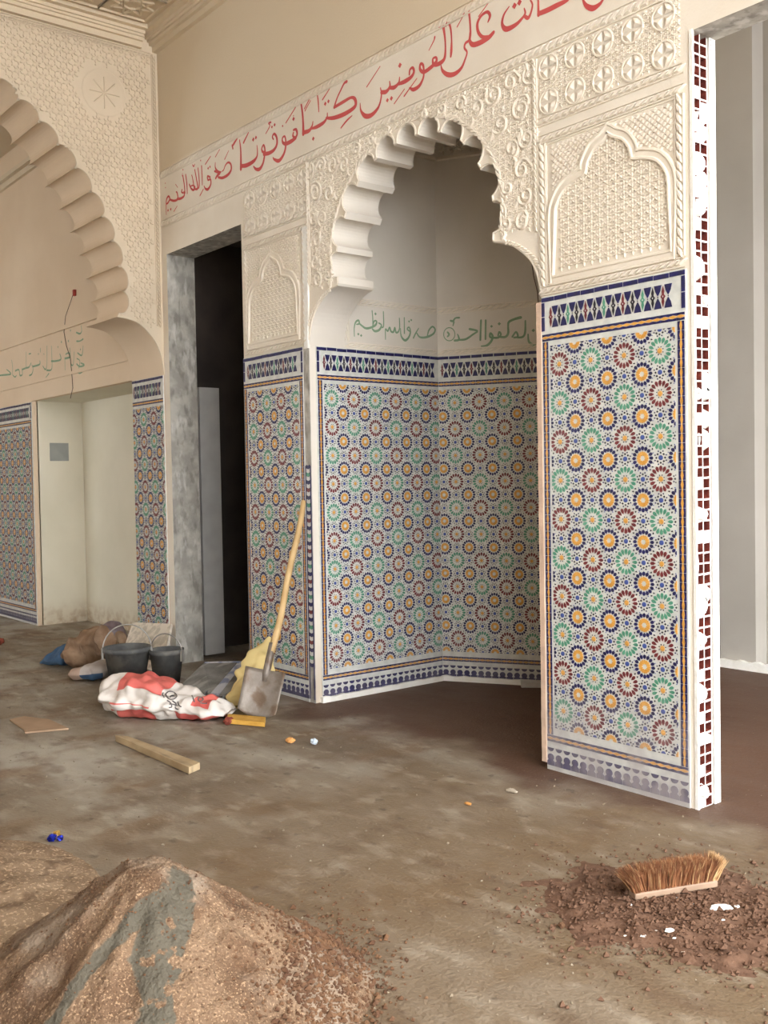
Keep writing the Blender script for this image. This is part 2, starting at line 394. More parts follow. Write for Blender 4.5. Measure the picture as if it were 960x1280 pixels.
# ------------------------------------------------------------------ zellige
P = .169
def clip(poly, R):
    x0, y0, x1, y1 = R
    for ax, lim, s in ((0, x0, 1), (0, x1, -1), (1, y0, 1), (1, y1, -1)):
        out = []; n = len(poly)
        for i in range(n):
            a, b = poly[i], poly[(i+1) % n]; da = (a[ax]-lim)*s; db = (b[ax]-lim)*s
            if da >= 0: out.append(a)
            if (da >= 0) != (db >= 0):
                t = da/(da-db); out.append((a[0]+(b[0]-a[0])*t, a[1]+(b[1]-a[1])*t))
        poly = out
        if len(poly) < 3: return []
    return poly
def pol(r, a): return (r*cos(a), r*sin(a))
def motif(kind, P, jit=0):
    """list of (polygon, colour) around 0,0"""
    L = []
    if kind in ('green', 'red'):
        star = [pol(P*(.078 if k % 2 == 0 else .05), k*pi/8) for k in range(16)]
        for k in range(8):
            L.append(([(0, 0), star[(2*k-1) % 16], star[2*k], star[(2*k+1) % 16]], 'yellow'))
            a = (k+.5)*pi/4; L.append(([pol(P*.075, a), pol(P*.098, a-.14), pol(P*.115, a), pol(P*.098, a+.14)], 'black'))
        for k in range(16):
            a = k*pi/8
            L.append(([pol(P*.165, a), pol(P*.235, a-.165), pol(P*.29, a-.135), pol(P*.322, a), pol(P*.29, a+.135), pol(P*.235, a+.165)], kind))
        for k in range(4):
            for d in (-.13, .13):
                a = pi/4+k*pi/2+d; L.append(([pol(P*.34, a-.05), pol(P*.362, a-.065), pol(P*.395, a), pol(P*.362, a+.065)], 'black'))
    elif kind == 'sun':
        for k in range(16):
            a = k*pi/8
            L.append(([pol(P*.065, a-pi/16), pol(P*.15, a-pi/16), pol(P*.172, a), pol(P*.15, a+pi/16), pol(P*(.065), a+pi/16), pol(P*(.052 if k % 2 else .08), a)], 'yellow'))
            L.append(([pol(P*.18, a), pol(P*.22, a-.175), pol(P*.27, a-.15), pol(P*.298, a), pol(P*.27, a+.15), pol(P*.22, a+.175)], 'navy'))
        for k in range(8):
            a = (k+.5)*pi/4; L.append(([pol(P*.3, a), pol(P*.32, a-.04), pol(P*.335, a), pol(P*.32, a+.04)], 'blue'))
    else:
        L.append(([pol(P*.062, k*pi/4+pi/8) for k in range(8)], 'blue'))
        for k in range(8):
            a = k*pi/4; c = pol(P*.118, a); s = P*.028
            L.append(([(c[0]+s*cos(a+q*pi/2+(pi/4 if k % 2 else 0)), c[1]+s*sin(a+q*pi/2+(pi/4 if k % 2 else 0))) for q in range(4)], 'black'))
            a += pi/8; c = pol(P*.165, a); s = P*.021
            L.append(([(c[0]+s*cos(a+q*pi/2), c[1]+s*sin(a+q*pi/2)) for q in range(4)], 'navy'))
    return L
_mc = {}
def motif_mesh(kind, Pu, R):
    key = (kind, round(Pu, 4)) + tuple(round(v, 3) for v in R)
    if key in _mc: return _mc[key]
    mb = MB(); sx = Pu/P
    for poly, c in motif(kind, P):
        q = clip([(x*sx, y) for x, y in poly], R)
        if q: mb.prism(q, 0, .0022, ZM[c], .06)
    me = mb.mesh('rosette' if kind != 'small' else 'small_star') if mb.v else None
    _mc[key] = me; return me
FT, FB = 1.882, .192     # top and bottom of the pattern field
def frieze_unit(w, col):
    mb = MB(); h = .046
    mb.prism([(0, -.9*h), (.13*w, -.45*h), (.09*w, -.2*h), (.24*w, 0), (.09*w, .2*h), (.13*w, .45*h), (0, .9*h), (-.13*w, .45*h), (-.09*w, .2*h), (-.24*w, 0), (-.09*w, -.2*h), (-.13*w, -.45*h)][::1], 0, .002, ZM[col])
    for s in (1, -1):
        q = [(.5*w-.36*w, s*1.0*h), (.5*w-.24*w, s*.5*h), (.5*w-.04*w, s*.13*h), (.5*w+.04*w, s*.13*h), (.5*w+.24*w, s*.5*h), (.5*w+.36*w, s*1.0*h)]
        if s < 0: q = q[::-1]
        mb.prism(q[::-1], 0, .002, ZM['navy'])
    mb.prism([(.5*w+.04*w, 0), (.5*w, .004), (.5*w-.04*w, 0), (.5*w, -.004)], 0, .002, ZM['black'])
    mb.prism([(.05*w, 0), (0, .004), (-.05*w, 0), (0, -.004)], .002, .003, ZM['white'])
    return mb.mesh('frieze_tile')
def zellige(wall, u0, u1, ucols, Pu, par=0, border=(1, 1), kerb=False, label=None, lowdetail=False):
    """one tiled wall panel between u0 and u1; ucols = u of the first coloured column"""
    mb = MB(); mb.box((u0, .0 if not kerb else .03, 0), (u1, 2.10, .008), tilewhite)
    tp = mb.build('tile_panel', wall)
    if label: tp['label'] = label
    hz = .008
    bl, br = border
    fu0 = u0+(.05 if bl else .004); fu1 = u1-(.05 if br else .004)
    # pattern field
    c0 = int(math.floor((fu0-ucols)/Pu))-1; c1 = int(math.ceil((fu1-ucols)/Pu))+1
    for j in range(-1, 11):
        for i in range(c0, c1+1):
            for kind, du, dv in ((None, 0, 0), ('sun', .5, .5), ('small', .5, 0), ('small', 0, .5)):
                u = ucols+(i+du)*Pu; v = FT-P*.5-(j+dv)*P
                k = kind or ('red' if (i+j+par) % 2 == 0 else 'green')
                R = (max(fu0-u, -.1), max(FB-v, -.1), min(fu1-u, .1), min(FT-v, .1))
                rad = .31*P if k != 'small' else .17*P
                if R[0] > rad*.92 or R[1] > rad*.92 or R[2] < -rad*.92 or R[3] < -rad*.92: continue
                me = motif_mesh(k, Pu, R)
                if me: link('small_star' if k == 'small' else 'rosette', me, tp, T(u, v, hz))
    # frame of blue tiles on top
    n = max(2, round((u1-u0)/.072)); w = (u1-u0)/n
    key = ('bt', round(w, 4))
    if key not in _mc:
        m2 = MB(); m2.prism([(.0025, 0), (w-.0025, 0), (w-.0025, .018), (.0025, .018)], 0, .004, ZM['navy'], .02); _mc[key] = m2.mesh('border_tile')
    for i in range(n): link('border_tile', _mc[key], tp, T(u0+i*w, 2.078+(random.random()-.5)*.002, hz))
    # frieze of spindles
    a0 = u0+(.03 if bl else .005); a1 = u1-(.03 if br else .005); n = max(2, round((a1-a0)/.0495)); w = (a1-a0)/n
    cols = ['red', 'black', 'green', 'black']
    for c in set(cols):
        if ('fr', round(w, 4), c) not in _mc: _mc[('fr', round(w, 4), c)] = frieze_unit(w, c)
    for i in range(n-1): link('frieze_tile', _mc[('fr', round(w, 4), cols[i % 4])], tp, T(a0+(i+.5)*w, 2.008, hz))
    if bl:
        for k in range(2): 
            m2 = MB(); m2.prism([(0, .002), (.016, .002), (.016, .062), (0, .062)], 0, .003, ZM['navy']); m2.build('border_tile', tp, T(u0+.002, 1.948+k*.064, hz))
    if br:
        for k in range(2):
            m2 = MB(); m2.prism([(0, .002), (.016, .002), (.016, .062), (0, .062)], 0, .003, ZM['navy']); m2.build('border_tile', tp, T(u1-.018, 1.948+k*.064, hz))
    # chain border: navy band with yellow beads
    ch = MB()
    def chain(a, b, horiz, c):
        n = max(2, round((b-a)/.036)); w = (b-a)/n
        for i in range(n):
            s = a+i*w; e = s+w-.0015; m = (s+e)/2
            def Q(pts): return [(p, c+q) for p, q in pts] if horiz else [(c-q, p) for p, q in pts]
            ch.prism(Q([(s, -.015), (e, -.015), (e, -.004), (m, -.0075), (s, -.004)]), 0, .002, ZM['navy'])
            ch.prism(Q([(s, .004), (m, .0075), (e, .004), (e, .015), (s, .015)]), 0, .002, ZM['navy'])
            ch.prism(Q([(s, -.002), (m, -.0065), (e, -.002), (e, .002), (m, .0065), (s, .002)]), 0, .0022, ZM['yellow'])
    chain(u0+.004, u1-.004, True, 1.92); chain(u0+.004, u1-.004, True, .143)
    if bl: chain(.16, 1.903, False, u0+.022)
    if br: chain(.16, 1.903, False, u1-.022)
    stuff(ch.build('chain_border', tp, T(0, 0, hz)))
    # navy dado with a row of half discs and domed merlons
    mr = MB(); n = max(2, round((u1-u0)/.047)); w = (u1-u0)/n
    for i in range(n):
        c = u0+(i+.5)*w
        mr.prism([(c+cos(pi+k*pi/6)*w*.4, .10+sin(pi+k*pi/6)*w*.36) for k in range(7)], 0, .002, ZM['navy'])
        base = .02 if not kerb else .03
        head = [(c+cos(-.8+k*(pi+1.6)/8)*w*.4, .057+sin(-.8+k*(pi+1.6)/8)*w*.36) for k in range(9)]
        mr.prism([(c-w*.47, base), (c+w*.47, base), (c+w*.47, .028+base*.5)]+head+[(c-w*.47, .028+base*.5)], 0, .002, ZM['navy'])
    stuff(mr.build('merlon_tiles', tp, T(0, 0, hz)))
    return tp
TR = zellige(WB, -3.035, -2.295, -2.936, .1735, par=0, label='sunlit zellige panel right of the niche with a dusty foot')
TL = zellige(WB, -5.575, -4.905, -5.467, .161, par=0, label='zellige panel between the door opening and the niche')
TNL = zellige(WNL, .045, 1.006, .15, .1645, par=1, border=(1, 0), kerb=True)
TBL = zellige(WBL, .003, HEXL-.005, .113, .1628, par=1, border=(0, 0), kerb=True)
TBR = zellige(WBR, .005, HEXL-.003, .113, .1628, par=0, border=(0, 0), kerb=True)
TS = zellige(BAY, -7.215, XA-.01, -7.03, .167, par=1, border=(0, 0), label='narrow zellige strip under the foot of the large arch')
TW = zellige(BAY, -11.8, -9.40, -9.53, .167, par=0, border=(0, 1), label='shaded zellige panel left of the white recess')
def kerb(wall, L, a=0.0):
    mb = MB(); n = int(L/.03); bot = [(a+L*i/n, 0) for i in range(n+1)]; tp = [(a+L*i/n, .032+.012*noise.noise(Vector((i*.5, L, 0)))) for i in range(n+1)]
    slab_poly(mb, bot+tp[::-1], 0, .03, jambwhite); o = mb.build('kerb', wall); o['label'] = 'rough white plaster kerb under the tiles'
kerb(WNL, .96, .03); kerb(WBL, HEXL); kerb(WBR, HEXL)

# corner strip between left pier and niche: grey cement above, zig-zag tiles below
cs = MB(); cs.box((-4.905, .0, 0), (NX0+.002, 2.085, .004), concrete)
cstrip = cs.build('corner_strip', WB); cstrip['label'] = 'grey cement corner with a chevron tile strip'
zz = ['navy', 'white', 'green', 'white', 'navy', 'white', 'red', 'white']
zmesh = {}
for c in set(zz):
    m2 = MB(); m2.prism([(0, .006), (.018, .0), (.036, .006), (.036, .026), (.018, .02), (0, .026)], 0, .004, ZM[c]); zmesh[c] = m2.mesh('chevron_tile')
k = 0; z = .21
while z < 1.40:
    link('chevron_tile', zmesh[zz[k % 8]], cstrip, T(-4.893, z, .004)); z += .0225; k += 1
m2 = MB()
for x in (-4.903, -4.856): m2.prism([(x, .02), (x+.006, .02), (x+.006, 1.4), (x, 1.4)], 0, .004, ZM['navy'])
m2.build('border_strip', cstrip, T(0, 0, .004))

# raw pinkish plaster edge left of the sunlit panel
m2 = MB(); n = 60; L1 = [(-3.062+.003*noise.noise(Vector((0, i*.6, 3))), .03+2.05*i/n) for i in range(n+1)]
slab_poly(m2, L1[::-1]+[(-3.035, .03), (-3.035, 2.08)], -.01, .014, rawedge)
m2.build('raw_edge', WB)

# ------------------------------------------------------------------ carved plaster
def rope(mb, p0, p1, w=.034, pitch=.034, h=.013, m=None, fillet=True):
    m = m or carved
    L = math.hypot(p1[0]-p0[0], p1[1]-p0[1]); ux, uy = (p1[0]-p0[0])/L, (p1[1]-p0[1])/L; vx, vy = -uy, ux
    def Q(a, b): return (p0[0]+ux*a+vx*b, p0[1]+uy*a+vy*b)
    n = max(1, int(L/pitch)); q = L/n
    for i in range(n):
        s = (i+.5)*q; a = q*.95; hw = w*.36
        poly = [Q(s-a*.85, -hw), Q(s-a*.1, -hw*.9), Q(s+a*.85, hw*.75), Q(s+a*.85, hw), Q(s+a*.1, hw*.9), Q(s-a*.85, -hw*.75)]
        mb.prism(poly, 0, h, m, .35)
    if fillet:
        for b in (-w/2, w/2): mb.sweep([Q(0, b), Q(L, b)], [(.003, 0), (.002, h*.6), (-.002, h*.6), (-.003, 0)], m)
def rope_part(name, wall, segs, **k):
    mb = MB()
    for a, b in segs: rope(mb, a, b, **k)
    return stuff(mb.build(name, wall))
cf = rope_part('rope_moulding', WB, [((XA+.02, 3.18), (-2.2, 3.18)), ((XA+.02, 3.53), (-1.6, 3.53))], w=.05, pitch=.04)
for (a, b) in ((-3.045, -2.30), (-5.545, -4.86)):
    rope_part('rope_moulding', WB, [((a, 2.868), (b, 2.868)), ((a, 2.79), (b, 2.79)), ((a, 2.128), (b, 2.128)), ((a+.02, 2.15), (a+.02, 2.77)), ((b-.02, 2.77), (b-.02, 2.15))], w=.036, pitch=.036)
rope_part('rope_moulding', WB, [((-3.062, 2.4), (-3.062, 3.15)), ((-4.83, 3.15), (-4.83, 2.45))], w=.022, pitch=.026)

# carved cross rosettes
m2 = MB()
R = .052
for q in range(4):
    a0 = q*pi/2
    cx, cy = cos(a0+pi/4)*.006, sin(a0+pi/4)*.006
    arc = [(cx+cos(a0+t*pi/12)*(R-.008), cy+sin(a0+t*pi/12)*(R-.008)) for t in range(7)]
    n = len(arc)
    top = (cx+cos(a0+pi/4)*R*.45, cy+sin(a0+pi/4)*R*.45, .013)
    vs = [(cx, cy, .002)]+[(x, y, .003) for x, y in arc]+[top]
    m2.add(vs, [(i, (i+1) % (n+1), n+1) for i in range(n+1)], carved)
m2.sweep([pol(R, k*pi/12) for k in range(24)], [(.005, 0), (.003, .008), (-.003, .008), (-.005, 0)], carved, closed=True)
cross_me = m2.mesh('carved_rosette')
# interlace around them
def filler(mb, x0, x1, y0, y1, pitch, avoid, h=.006, inside=None):
    j = 0; y = y0+pitch/2
    while y < y1:
        x = x0+pitch/2+(pitch/2 if j % 2 else 0)
        while x < x1:
            if not any((x-ax)**2+(y-ay)**2 < ar*ar for ax, ay, ar in avoid) and (inside is None or inside(x, y)):
                for k in range(4):
                    a = k*pi/2+pi/4*(j % 2); c = (x+cos(a)*pitch*.24, y+sin(a)*pitch*.24)
                    l, w = pitch*.26, pitch*.11
                    mb.prism([(c[0]+cos(a)*l, c[1]+sin(a)*l), (c[0]-sin(a)*w, c[1]+cos(a)*w), (c[0]-cos(a)*l, c[1]-sin(a)*l), (c[0]+sin(a)*w, c[1]-cos(a)*w)], 0, h, carved, .5)
            x += pitch
        y += pitch*.5; j += 1
for xs, zs, xr in (([-2.983, -2.8345, -2.686, -2.5375, -2.389], (3.093, 2.944), (-3.045, -2.325)), ([-5.464, -5.317, -5.17, -5.022, -4.875], (3.077, 2.917), (-5.545, -4.84))):
    fr = MB(); av = [(x, z, .055) for x in xs for z in zs]
    filler(fr, xr[0], xr[1], 2.895, 3.15, .03, av)
    fo = fr.build('carved_frieze', WB); 
    for x in xs:
        for z_ in zs: link('carved_rosette', cross_me, fo, T(x, z_, 0))

# blind lobed arches
def in_poly(x, y, poly):
    c = False; n = len(poly); j = n-1
    for i in range(n):
        xi, yi = poly[i]; xj, yj = poly[j]
        if (yi > y) != (yj > y) and x < (xj-xi)*(y-yi)/(yj-yi)+xi: c = not c
        j = i
    return c
def blind_arch(x0, x1, z0, zs, zt, mirror=False):
    cx = (x0+x1)/2; hw = (x1-x0)/2
    half = crom([(hw, zs-.06), (hw*.97, zs+.02), (hw*.80, zs+.09), (hw*.55, zs+.12), (hw*.43, zs+.125)], 4)+crom([(hw*.43, zs+.125), (hw*.40, zs+.165), (hw*.28, zs+.215), (hw*.12, zs+.24), (0, zt)], 4)[1:]
    outl = [(cx+hw, z0)]+[(cx+a, b) for a, b in half]+[(cx-a, b) for a, b in reversed(half[:-1])]+[(cx-hw, z0)]
    mb = MB()
    pr = [(-.026, 0), (-.022, .012), (-.014, .013), (-.009, .006), (.009, .007), (.013, .014), (.021, .014), (.026, 0)]
    mb.sweep(outl, pr, carved, closed=True)
    base = [(x1+.035, z0-.0), (x1+.035, 2.765), (x0-.035, 2.765), (x0-.035, z0)]
    inner = MB()
    filler(inner, x0+.03, x1-.03, z0+.03, zt-.03, .042, [], .008, lambda x, y: in_poly(x, y, [(cx+(px-cx)*.92, z0+.03+(py-z0)*.9) for px, py in outl]))
    sp = MB()
    def spand(x, y): return not in_poly(x, y, [(cx+(px-cx)*1.09, z0+(py-z0)*1.05) for px, py in outl]) and x0-.005 < x < x1+.005
    y = zs+.0; j = 0
    while y < 2.752:
        x = x0-.005+(.014 if j % 2 else 0)
        while x < x1+.005:
            if spand(x, y): sp.prism([(x-.011, y-.003), (x-.001, y-.010), (x+.011, y+.003), (x+.001, y+.010)], 0, .009, carved, .35)
            x += .028
        y += .013; j += 1
    f_ = MB(); f_.sweep([(x0-.03, z0-.008), (x1+.03, z0-.008), (x1+.03, 2.762), (x0-.03, 2.762)], [(-.004, 0), (-.003, .006), (.003, .006), (.004, 0)], carved, closed=True)
    ba = mb.build('blind_arch', WB); ba['label'] = 'carved panel with a pointed lobed blind arch'
    stuff(inner.build('lattice_fill', ba)); stuff(sp.build('spandrel_fill', ba)); f_.build('frame', ba)
blind_arch(-2.972, -2.352, 2.165, 2.47, 2.737)
blind_arch(-5.512, -4.945, 2.165, 2.44, 2.70)
# bright smooth corner bead between left pier and niche
m2 = MB(); m2.box((-4.882, 2.085, -.01), (-4.812, 2.79, .012), jambwhite) if False else slab_poly(m2, [(-4.885, 2.085), (-4.846, 2.085), (-4.846, 2.20), (-4.838, 2.26), (-4.832, 2.79), (-4.885, 2.79)], -.005, .012, jambwhite)
m2.build('corner_bead', WB)['label'] = 'smooth bright white corner bead'

# scrolls in the spandrels of the niche arch
def spiral(cx, cy, r, turns, a0, sgn, n=26):
    return [(cx+cos(a0+sgn*turns*2*pi*i/n)*r*(1-.8*i/n), cy+sin(a0+sgn*turns*2*pi*i/n)*r*(1-.8*i/n)) for i in range(n+1)]
RIB = [(-.008, 0), (-.005, .008), (0, .011), (.005, .008), (.008, 0)]
sc_mesh = {}
def scroll_set(sgn):
    spec = [(.86, 3.09, .05, 1.4, 2.0), (.74, 3.10, .045, 1.3, .5), (.63, 3.075, .055, 1.5, 2.5), (.80, 2.96, .06, 1.5, 1.0), (.67, 2.93, .05, 1.3, 3.4), (.52, 3.05, .045, 1.3, 4.0),
            (.83, 2.82, .05, 1.4, 2.2), (.74, 2.80, .045, 1.3, 5.0), (.80, 2.69, .05, 1.4, .4), (.71, 2.63, .035, 1.2, 2.4), (.82, 2.57, .045, 1.4, 3.0), (.80, 2.46, .045, 1.3, 1.2), (.70, 2.47, .03, 1.2, 4.2),
            (.41, 3.10, .035, 1.2, 1.0), (.28, 3.115, .03, 1.2, 3.0), (.15, 3.125, .025, 1.1, 1.5)]
    for k, (dx, z_, r, tn, a0) in enumerate(spec):
        mb = MB(); c = (0, 0)
        sp = spiral(0, 0, r, tn, a0 if sgn > 0 else pi-a0, sgn)
        tail = sp[0]; t2 = (tail[0]+cos(a0)*.02*sgn, tail[1]-.045)
        mb.sweep([t2, ((t2[0]+tail[0])/2+.01*sgn, (t2[1]+tail[1])/2)]+sp, RIB, carved)
        for q in range(3):   # leaflets
            a = a0+q*2.1; cx, cy = cos(a)*r*1.25, sin(a)*r*1.25
            mb.prism([(cx+cos(a)*.02, cy+sin(a)*.02), (cx-sin(a)*.008, cy+cos(a)*.008), (cx-cos(a)*.014, cy-sin(a)*.014), (cx+sin(a)*.008, cy-cos(a)*.008)], 0, .008, carved, .4)
        yield mb, (AC+sgn*dx, z_)
ao = MB()
def off_out(o):   # outline pushed outwards
    res = []
    n = len(o)
    for i, p in enumerate(o):
        a = o[max(i-1, 0)]; b = o[min(i+1, n-1)]; tx, ty = b[0]-a[0], b[1]-a[1]; L = math.hypot(tx, ty) or 1
        res.append((p[0]-ty/L*.028, p[1]+tx/L*.028))
    return res
smooth_out = [(AC-x*1.0-.03, z_) for x, z_ in corb[3:-2]]+[(AC-.66, 2.47), (AC-.675, 2.56), (AC-.66, 2.68), (AC-.61, 2.80), (AC-.53, 2.91), (AC-.41, 3.01), (AC-.27, 3.08), (AC-.1, 3.125)]
smooth_out = smooth_out+[(2*AC-x, y) for x, y in reversed(smooth_out)]
so = crom(smooth_out, 3)
for a, b in zip(so[:-1:2], so[2::2]): rope(ao, a, b, w=.03, pitch=.03, h=.009, fillet=False)
ao.sweep(niche_out[1:-1], [(.003, 0), (.005, .006), (.012, .006), (.014, 0)], carved)
aop = stuff(ao.build('arch_border', WB))
spn = MB(); filler(spn, AC-.87, AC+.87, 2.42, 3.145, .036, [], .005, lambda x, y: not in_poly(x, y, [(AC-.72, 2.3)]+[(a, b) for a, b in so]+[(AC+.72, 2.3)]) and not (abs(x-AC) < .62 and y < 2.6))
spo = spn.build('carved_spandrels', WB)
for sgn in (1, -1):
    for mb, (x, z_) in scroll_set(sgn): mb.build('carved_scroll', spo, T(x, z_, 0))
# border of the carved arch along the large left arch and its lattice
la = MB()
la.sweep([p for p in A_out if p[0] > 1.6], [(.0, 0), (-.003, .008), (-.012, .008), (-.016, 0)], carved_left)
stuff(la.build('arch_border', WA))
lt = MB(); dy = .082; dz = .071
hull = [(3.37, 2.12)]+ac_corb[3:]+[(3.09, 2.5), (3.11, 2.673), (3.09, 2.84), (3.04, 3.01), (2.975, 3.18), (2.88, 3.34), (2.77, 3.50), (2.65, 3.64), (2.52, 3.77), (2.38, 3.88)]+[(y+.0, z_+.055) for y, z_ in acus[10:] if y > 1]+[(1, 4.3), (1, 2.1)]
med = (2.965, 4.03)
j = 0; z_ = 2.2
while z_ < 4.36:
    y = 1.72+(dy/2 if j % 2 else 0)
    while y < 3.30:
        if not in_poly(y, z_-.02, hull) and not in_poly(y, z_+.02, hull) and not in_poly(y-.03, z_, hull) and math.hypot(y-med[0], z_-med[1]) > .19 and (z_ > 2.5 or y > 3.12+(2.5-z_)*.4):
            for k in range(6):
                a = k*pi/3+pi/6; c = (y+cos(a)*.023, z_+sin(a)*.023)
                lt.prism([(c[0]+cos(a)*.018, c[1]+sin(a)*.018), (c[0]-sin(a)*.010, c[1]+cos(a)*.010), (c[0]-cos(a)*.016, c[1]-sin(a)*.016), (c[0]+sin(a)*.010, c[1]-cos(a)*.010)], 0, .008, carved_left, .3)
            for k in range(2):
                a = k*pi+pi/2; c = (y+cos(a)*.0, z_+sin(a)*.047)
                if not in_poly(c[0], c[1], hull): lt.prism([(c[0]+cos(t*pi/3)*.007, c[1]+sin(t*pi/3)*.007) for t in range(6)], 0, .007, carved_left, .3)
        y += dy
    z_ += dz; j += 1
stuff(lt.build('lattice_fill', WA))
md = MB()
md.prism([(med[0]+cos(k*pi/8)*.165, med[1]+sin(k*pi/8)*.165) for k in range(16)], 0, .004, carved_left, .05)
for k in range(4):
    a = k*pi/4+pi/2; md.sweep([(med[0]-cos(a)*.11, med[1]-sin(a)*.11), (med[0]+cos(a)*.11, med[1]+sin(a)*.11)], [(-.005, .004), (0, .011), (.005, .004)], carved_left)
md.build('medallion', WA)['label'] = 'smooth round medallion with an eight-rayed star'
rp = MB(); rope(rp, (3.34, 4.38), (3.34, 2.45), w=.03, pitch=.03, m=carved_left); rope(rp, (3.32, 4.375), (1.6, 4.375), w=.03, pitch=.03, m=carved_left); stuff(rp.build('rope_moulding', WA))

# bands over the tiles in the niche
for wall, L in ((WNL, 1.0), (WBL, HEXL-.01), (WBR, HEXL-.01)):
    a = .27 if wall is WNL else .01
    rp = MB(); rope(rp, (a, 2.125), (L, 2.125), w=.032, pitch=.045, h=.006); rope(rp, (a, 2.392), (L, 2.392), w=.036, pitch=.045, h=.006)
    if wall is WNL: rope(rp, (a+.01, 2.15), (a+.01, 2.37), w=.03, pitch=.045, h=.005)
    stuff(rp.build('rope_moulding', wall))
    fl = MB(); filler(fl, .03, L, 3.38, 3.6, .06, [], .014); fl.sweep([(.02, 3.36), (L, 3.36)], [(-.012, 0), (-.008, .02), (.008, .02), (.012, 0)], carved); stuff(fl.build('carved_frieze', wall))
# ledges of the bay wall
m2 = MB(); m2.box((-14, 2.665, 0), (-7.3, 2.70, .02), baywall); m2.box((-14, 2.265, 0), (-7.25, 2.29, .015), baywall)
m2.build('ledge', BAY)

# ------------------------------------------------------------------ painted calligraphy
def strokes(name, wall, Pn, org, s, lst, m, hz=.0012, label=None, wk=None):
    wk = 1.35 if m is red_paint else 1.15
    mb = MB(); mid = None
    for st in lst:
        q = []
        for (x, y, w) in st:
            X, Y = org[0]+x/s, org[1]+y/s
            u, v = Pn.px(X, Y); p = Pn.o+Pn.U*u; p.z = v
            d = (p-O).dot(fw); q.append((u, v, wk*w/s*d/F_PX/2))
        if len(q) == 1:
            u, v, r = q[0]; mb.prism([(u+r*1.1, v), (u, v+r*1.1), (u-r*1.1, v), (u, v-r*1.1)], 0, hz, m); continue
        q = crom(q, 5) if len(q) > 2 else q
        n = len(q); vs = []
        for i, (u, v, r) in enumerate(q):
            a = q[max(i-1, 0)]; b = q[min(i+1, n-1)]; tx, ty = b[0]-a[0], b[1]-a[1]; L = math.hypot(tx, ty) or 1
            nx, ny = -ty/L*r, tx/L*r
            h_ = hz+random.random()*.0001
            vs += [(u+nx, v+ny, h_), (u-nx, v-ny, h_)]
        mb.add(vs, [(2*i, 2*i+1, 2*i+3, 2*i+2) for i in range(n-1)], m)
        for e, sg in ((0, -1), (n-1, 1)):   # round ends
            u, v, r = q[e]; mb.add([(u+r*cos(k*pi/3), v+r*sin(k*pi/3), hz) for k in range(6)], [tuple(range(6))], m)
    o = mb.build(name, wall)
    if label: o['label'] = label
    return o
D1 = lambda x, y, w: [(x, y, w)]
o1, s1 = (200, 160), 7.385
o2, s2 = (290, 100), 6
o3, s3 = (440, 20), 6
o4, s4 = (580, 0), 4.8
strokes('painted_word', WB, PW, o1, s1, [
 [(60, 800, 6), (58, 720, 8), (62, 660, 14), (80, 630, 14), (92, 655, 14), (75, 690, 14), (62, 700, 12)], [(92, 660, 14), (130, 672, 16), (165, 655, 16), (160, 600, 14), (150, 590, 10)], [(160, 655, 18), (195, 650, 18), (225, 625, 16), (222, 590, 14)],
 [(205, 570, 12), (200, 590, 12), (215, 600, 12)], [(212, 440, 12), (225, 520, 12), (232, 600, 12)], [(238, 430, 12), (250, 520, 12), (253, 605, 10)],
 D1(75, 760, 18), D1(100, 750, 18), [(160, 720, 6), (130, 770, 8)], D1(213, 385, 12), D1(50, 510, 9), D1(52, 550, 9), [(210, 420, 6), (205, 445, 6)], [(145, 520, 5), (165, 550, 5)]], red_paint, label='red painted calligraphy, last word')
strokes('painted_word', WB, PW, o1, s1, [
 [(272, 520, 12), (290, 560, 14), (312, 572, 16), (325, 545, 12), (300, 530, 10), (280, 545, 10)], [(295, 435, 10), (305, 480, 10), (318, 560, 14)], [(322, 385, 10), (338, 470, 12), (350, 555, 16), (325, 565, 14)],
 [(352, 370, 10), (362, 460, 12), (362, 545, 14), (345, 555, 12)], [(385, 350, 12), (390, 450, 12), (392, 525, 10)], D1(376, 300, 12), [(302, 340, 8), (312, 355, 10), (322, 335, 8)], [(402, 565, 8), (370, 625, 10)]], red_paint)
strokes('painted_word', WB, PW, o1, s1, [
 [(465, 455, 14), (440, 445, 14), (445, 480, 14), (468, 475, 14), (470, 520, 16), (445, 565, 20), (420, 560, 14), (408, 535, 8)], D1(445, 372, 18), D1(462, 358, 16), [(468, 262, 8), (420, 335, 10)]
 ,[(512, 320, 8), (512, 365, 12), (530, 400, 20), (555, 415, 18), (530, 440, 20), (515, 465, 16)], [(505, 398, 14), (545, 412, 18), (565, 405, 10)],
 [(540, 455, 16), (580, 460, 20), (630, 430, 22), (658, 385, 20), (655, 335, 16), (630, 318, 14), (605, 345, 12), (590, 385, 10), (575, 400, 8)], [(552, 198, 6), (512, 268, 8)], [(635, 210, 6), (598, 290, 9)]], red_paint)
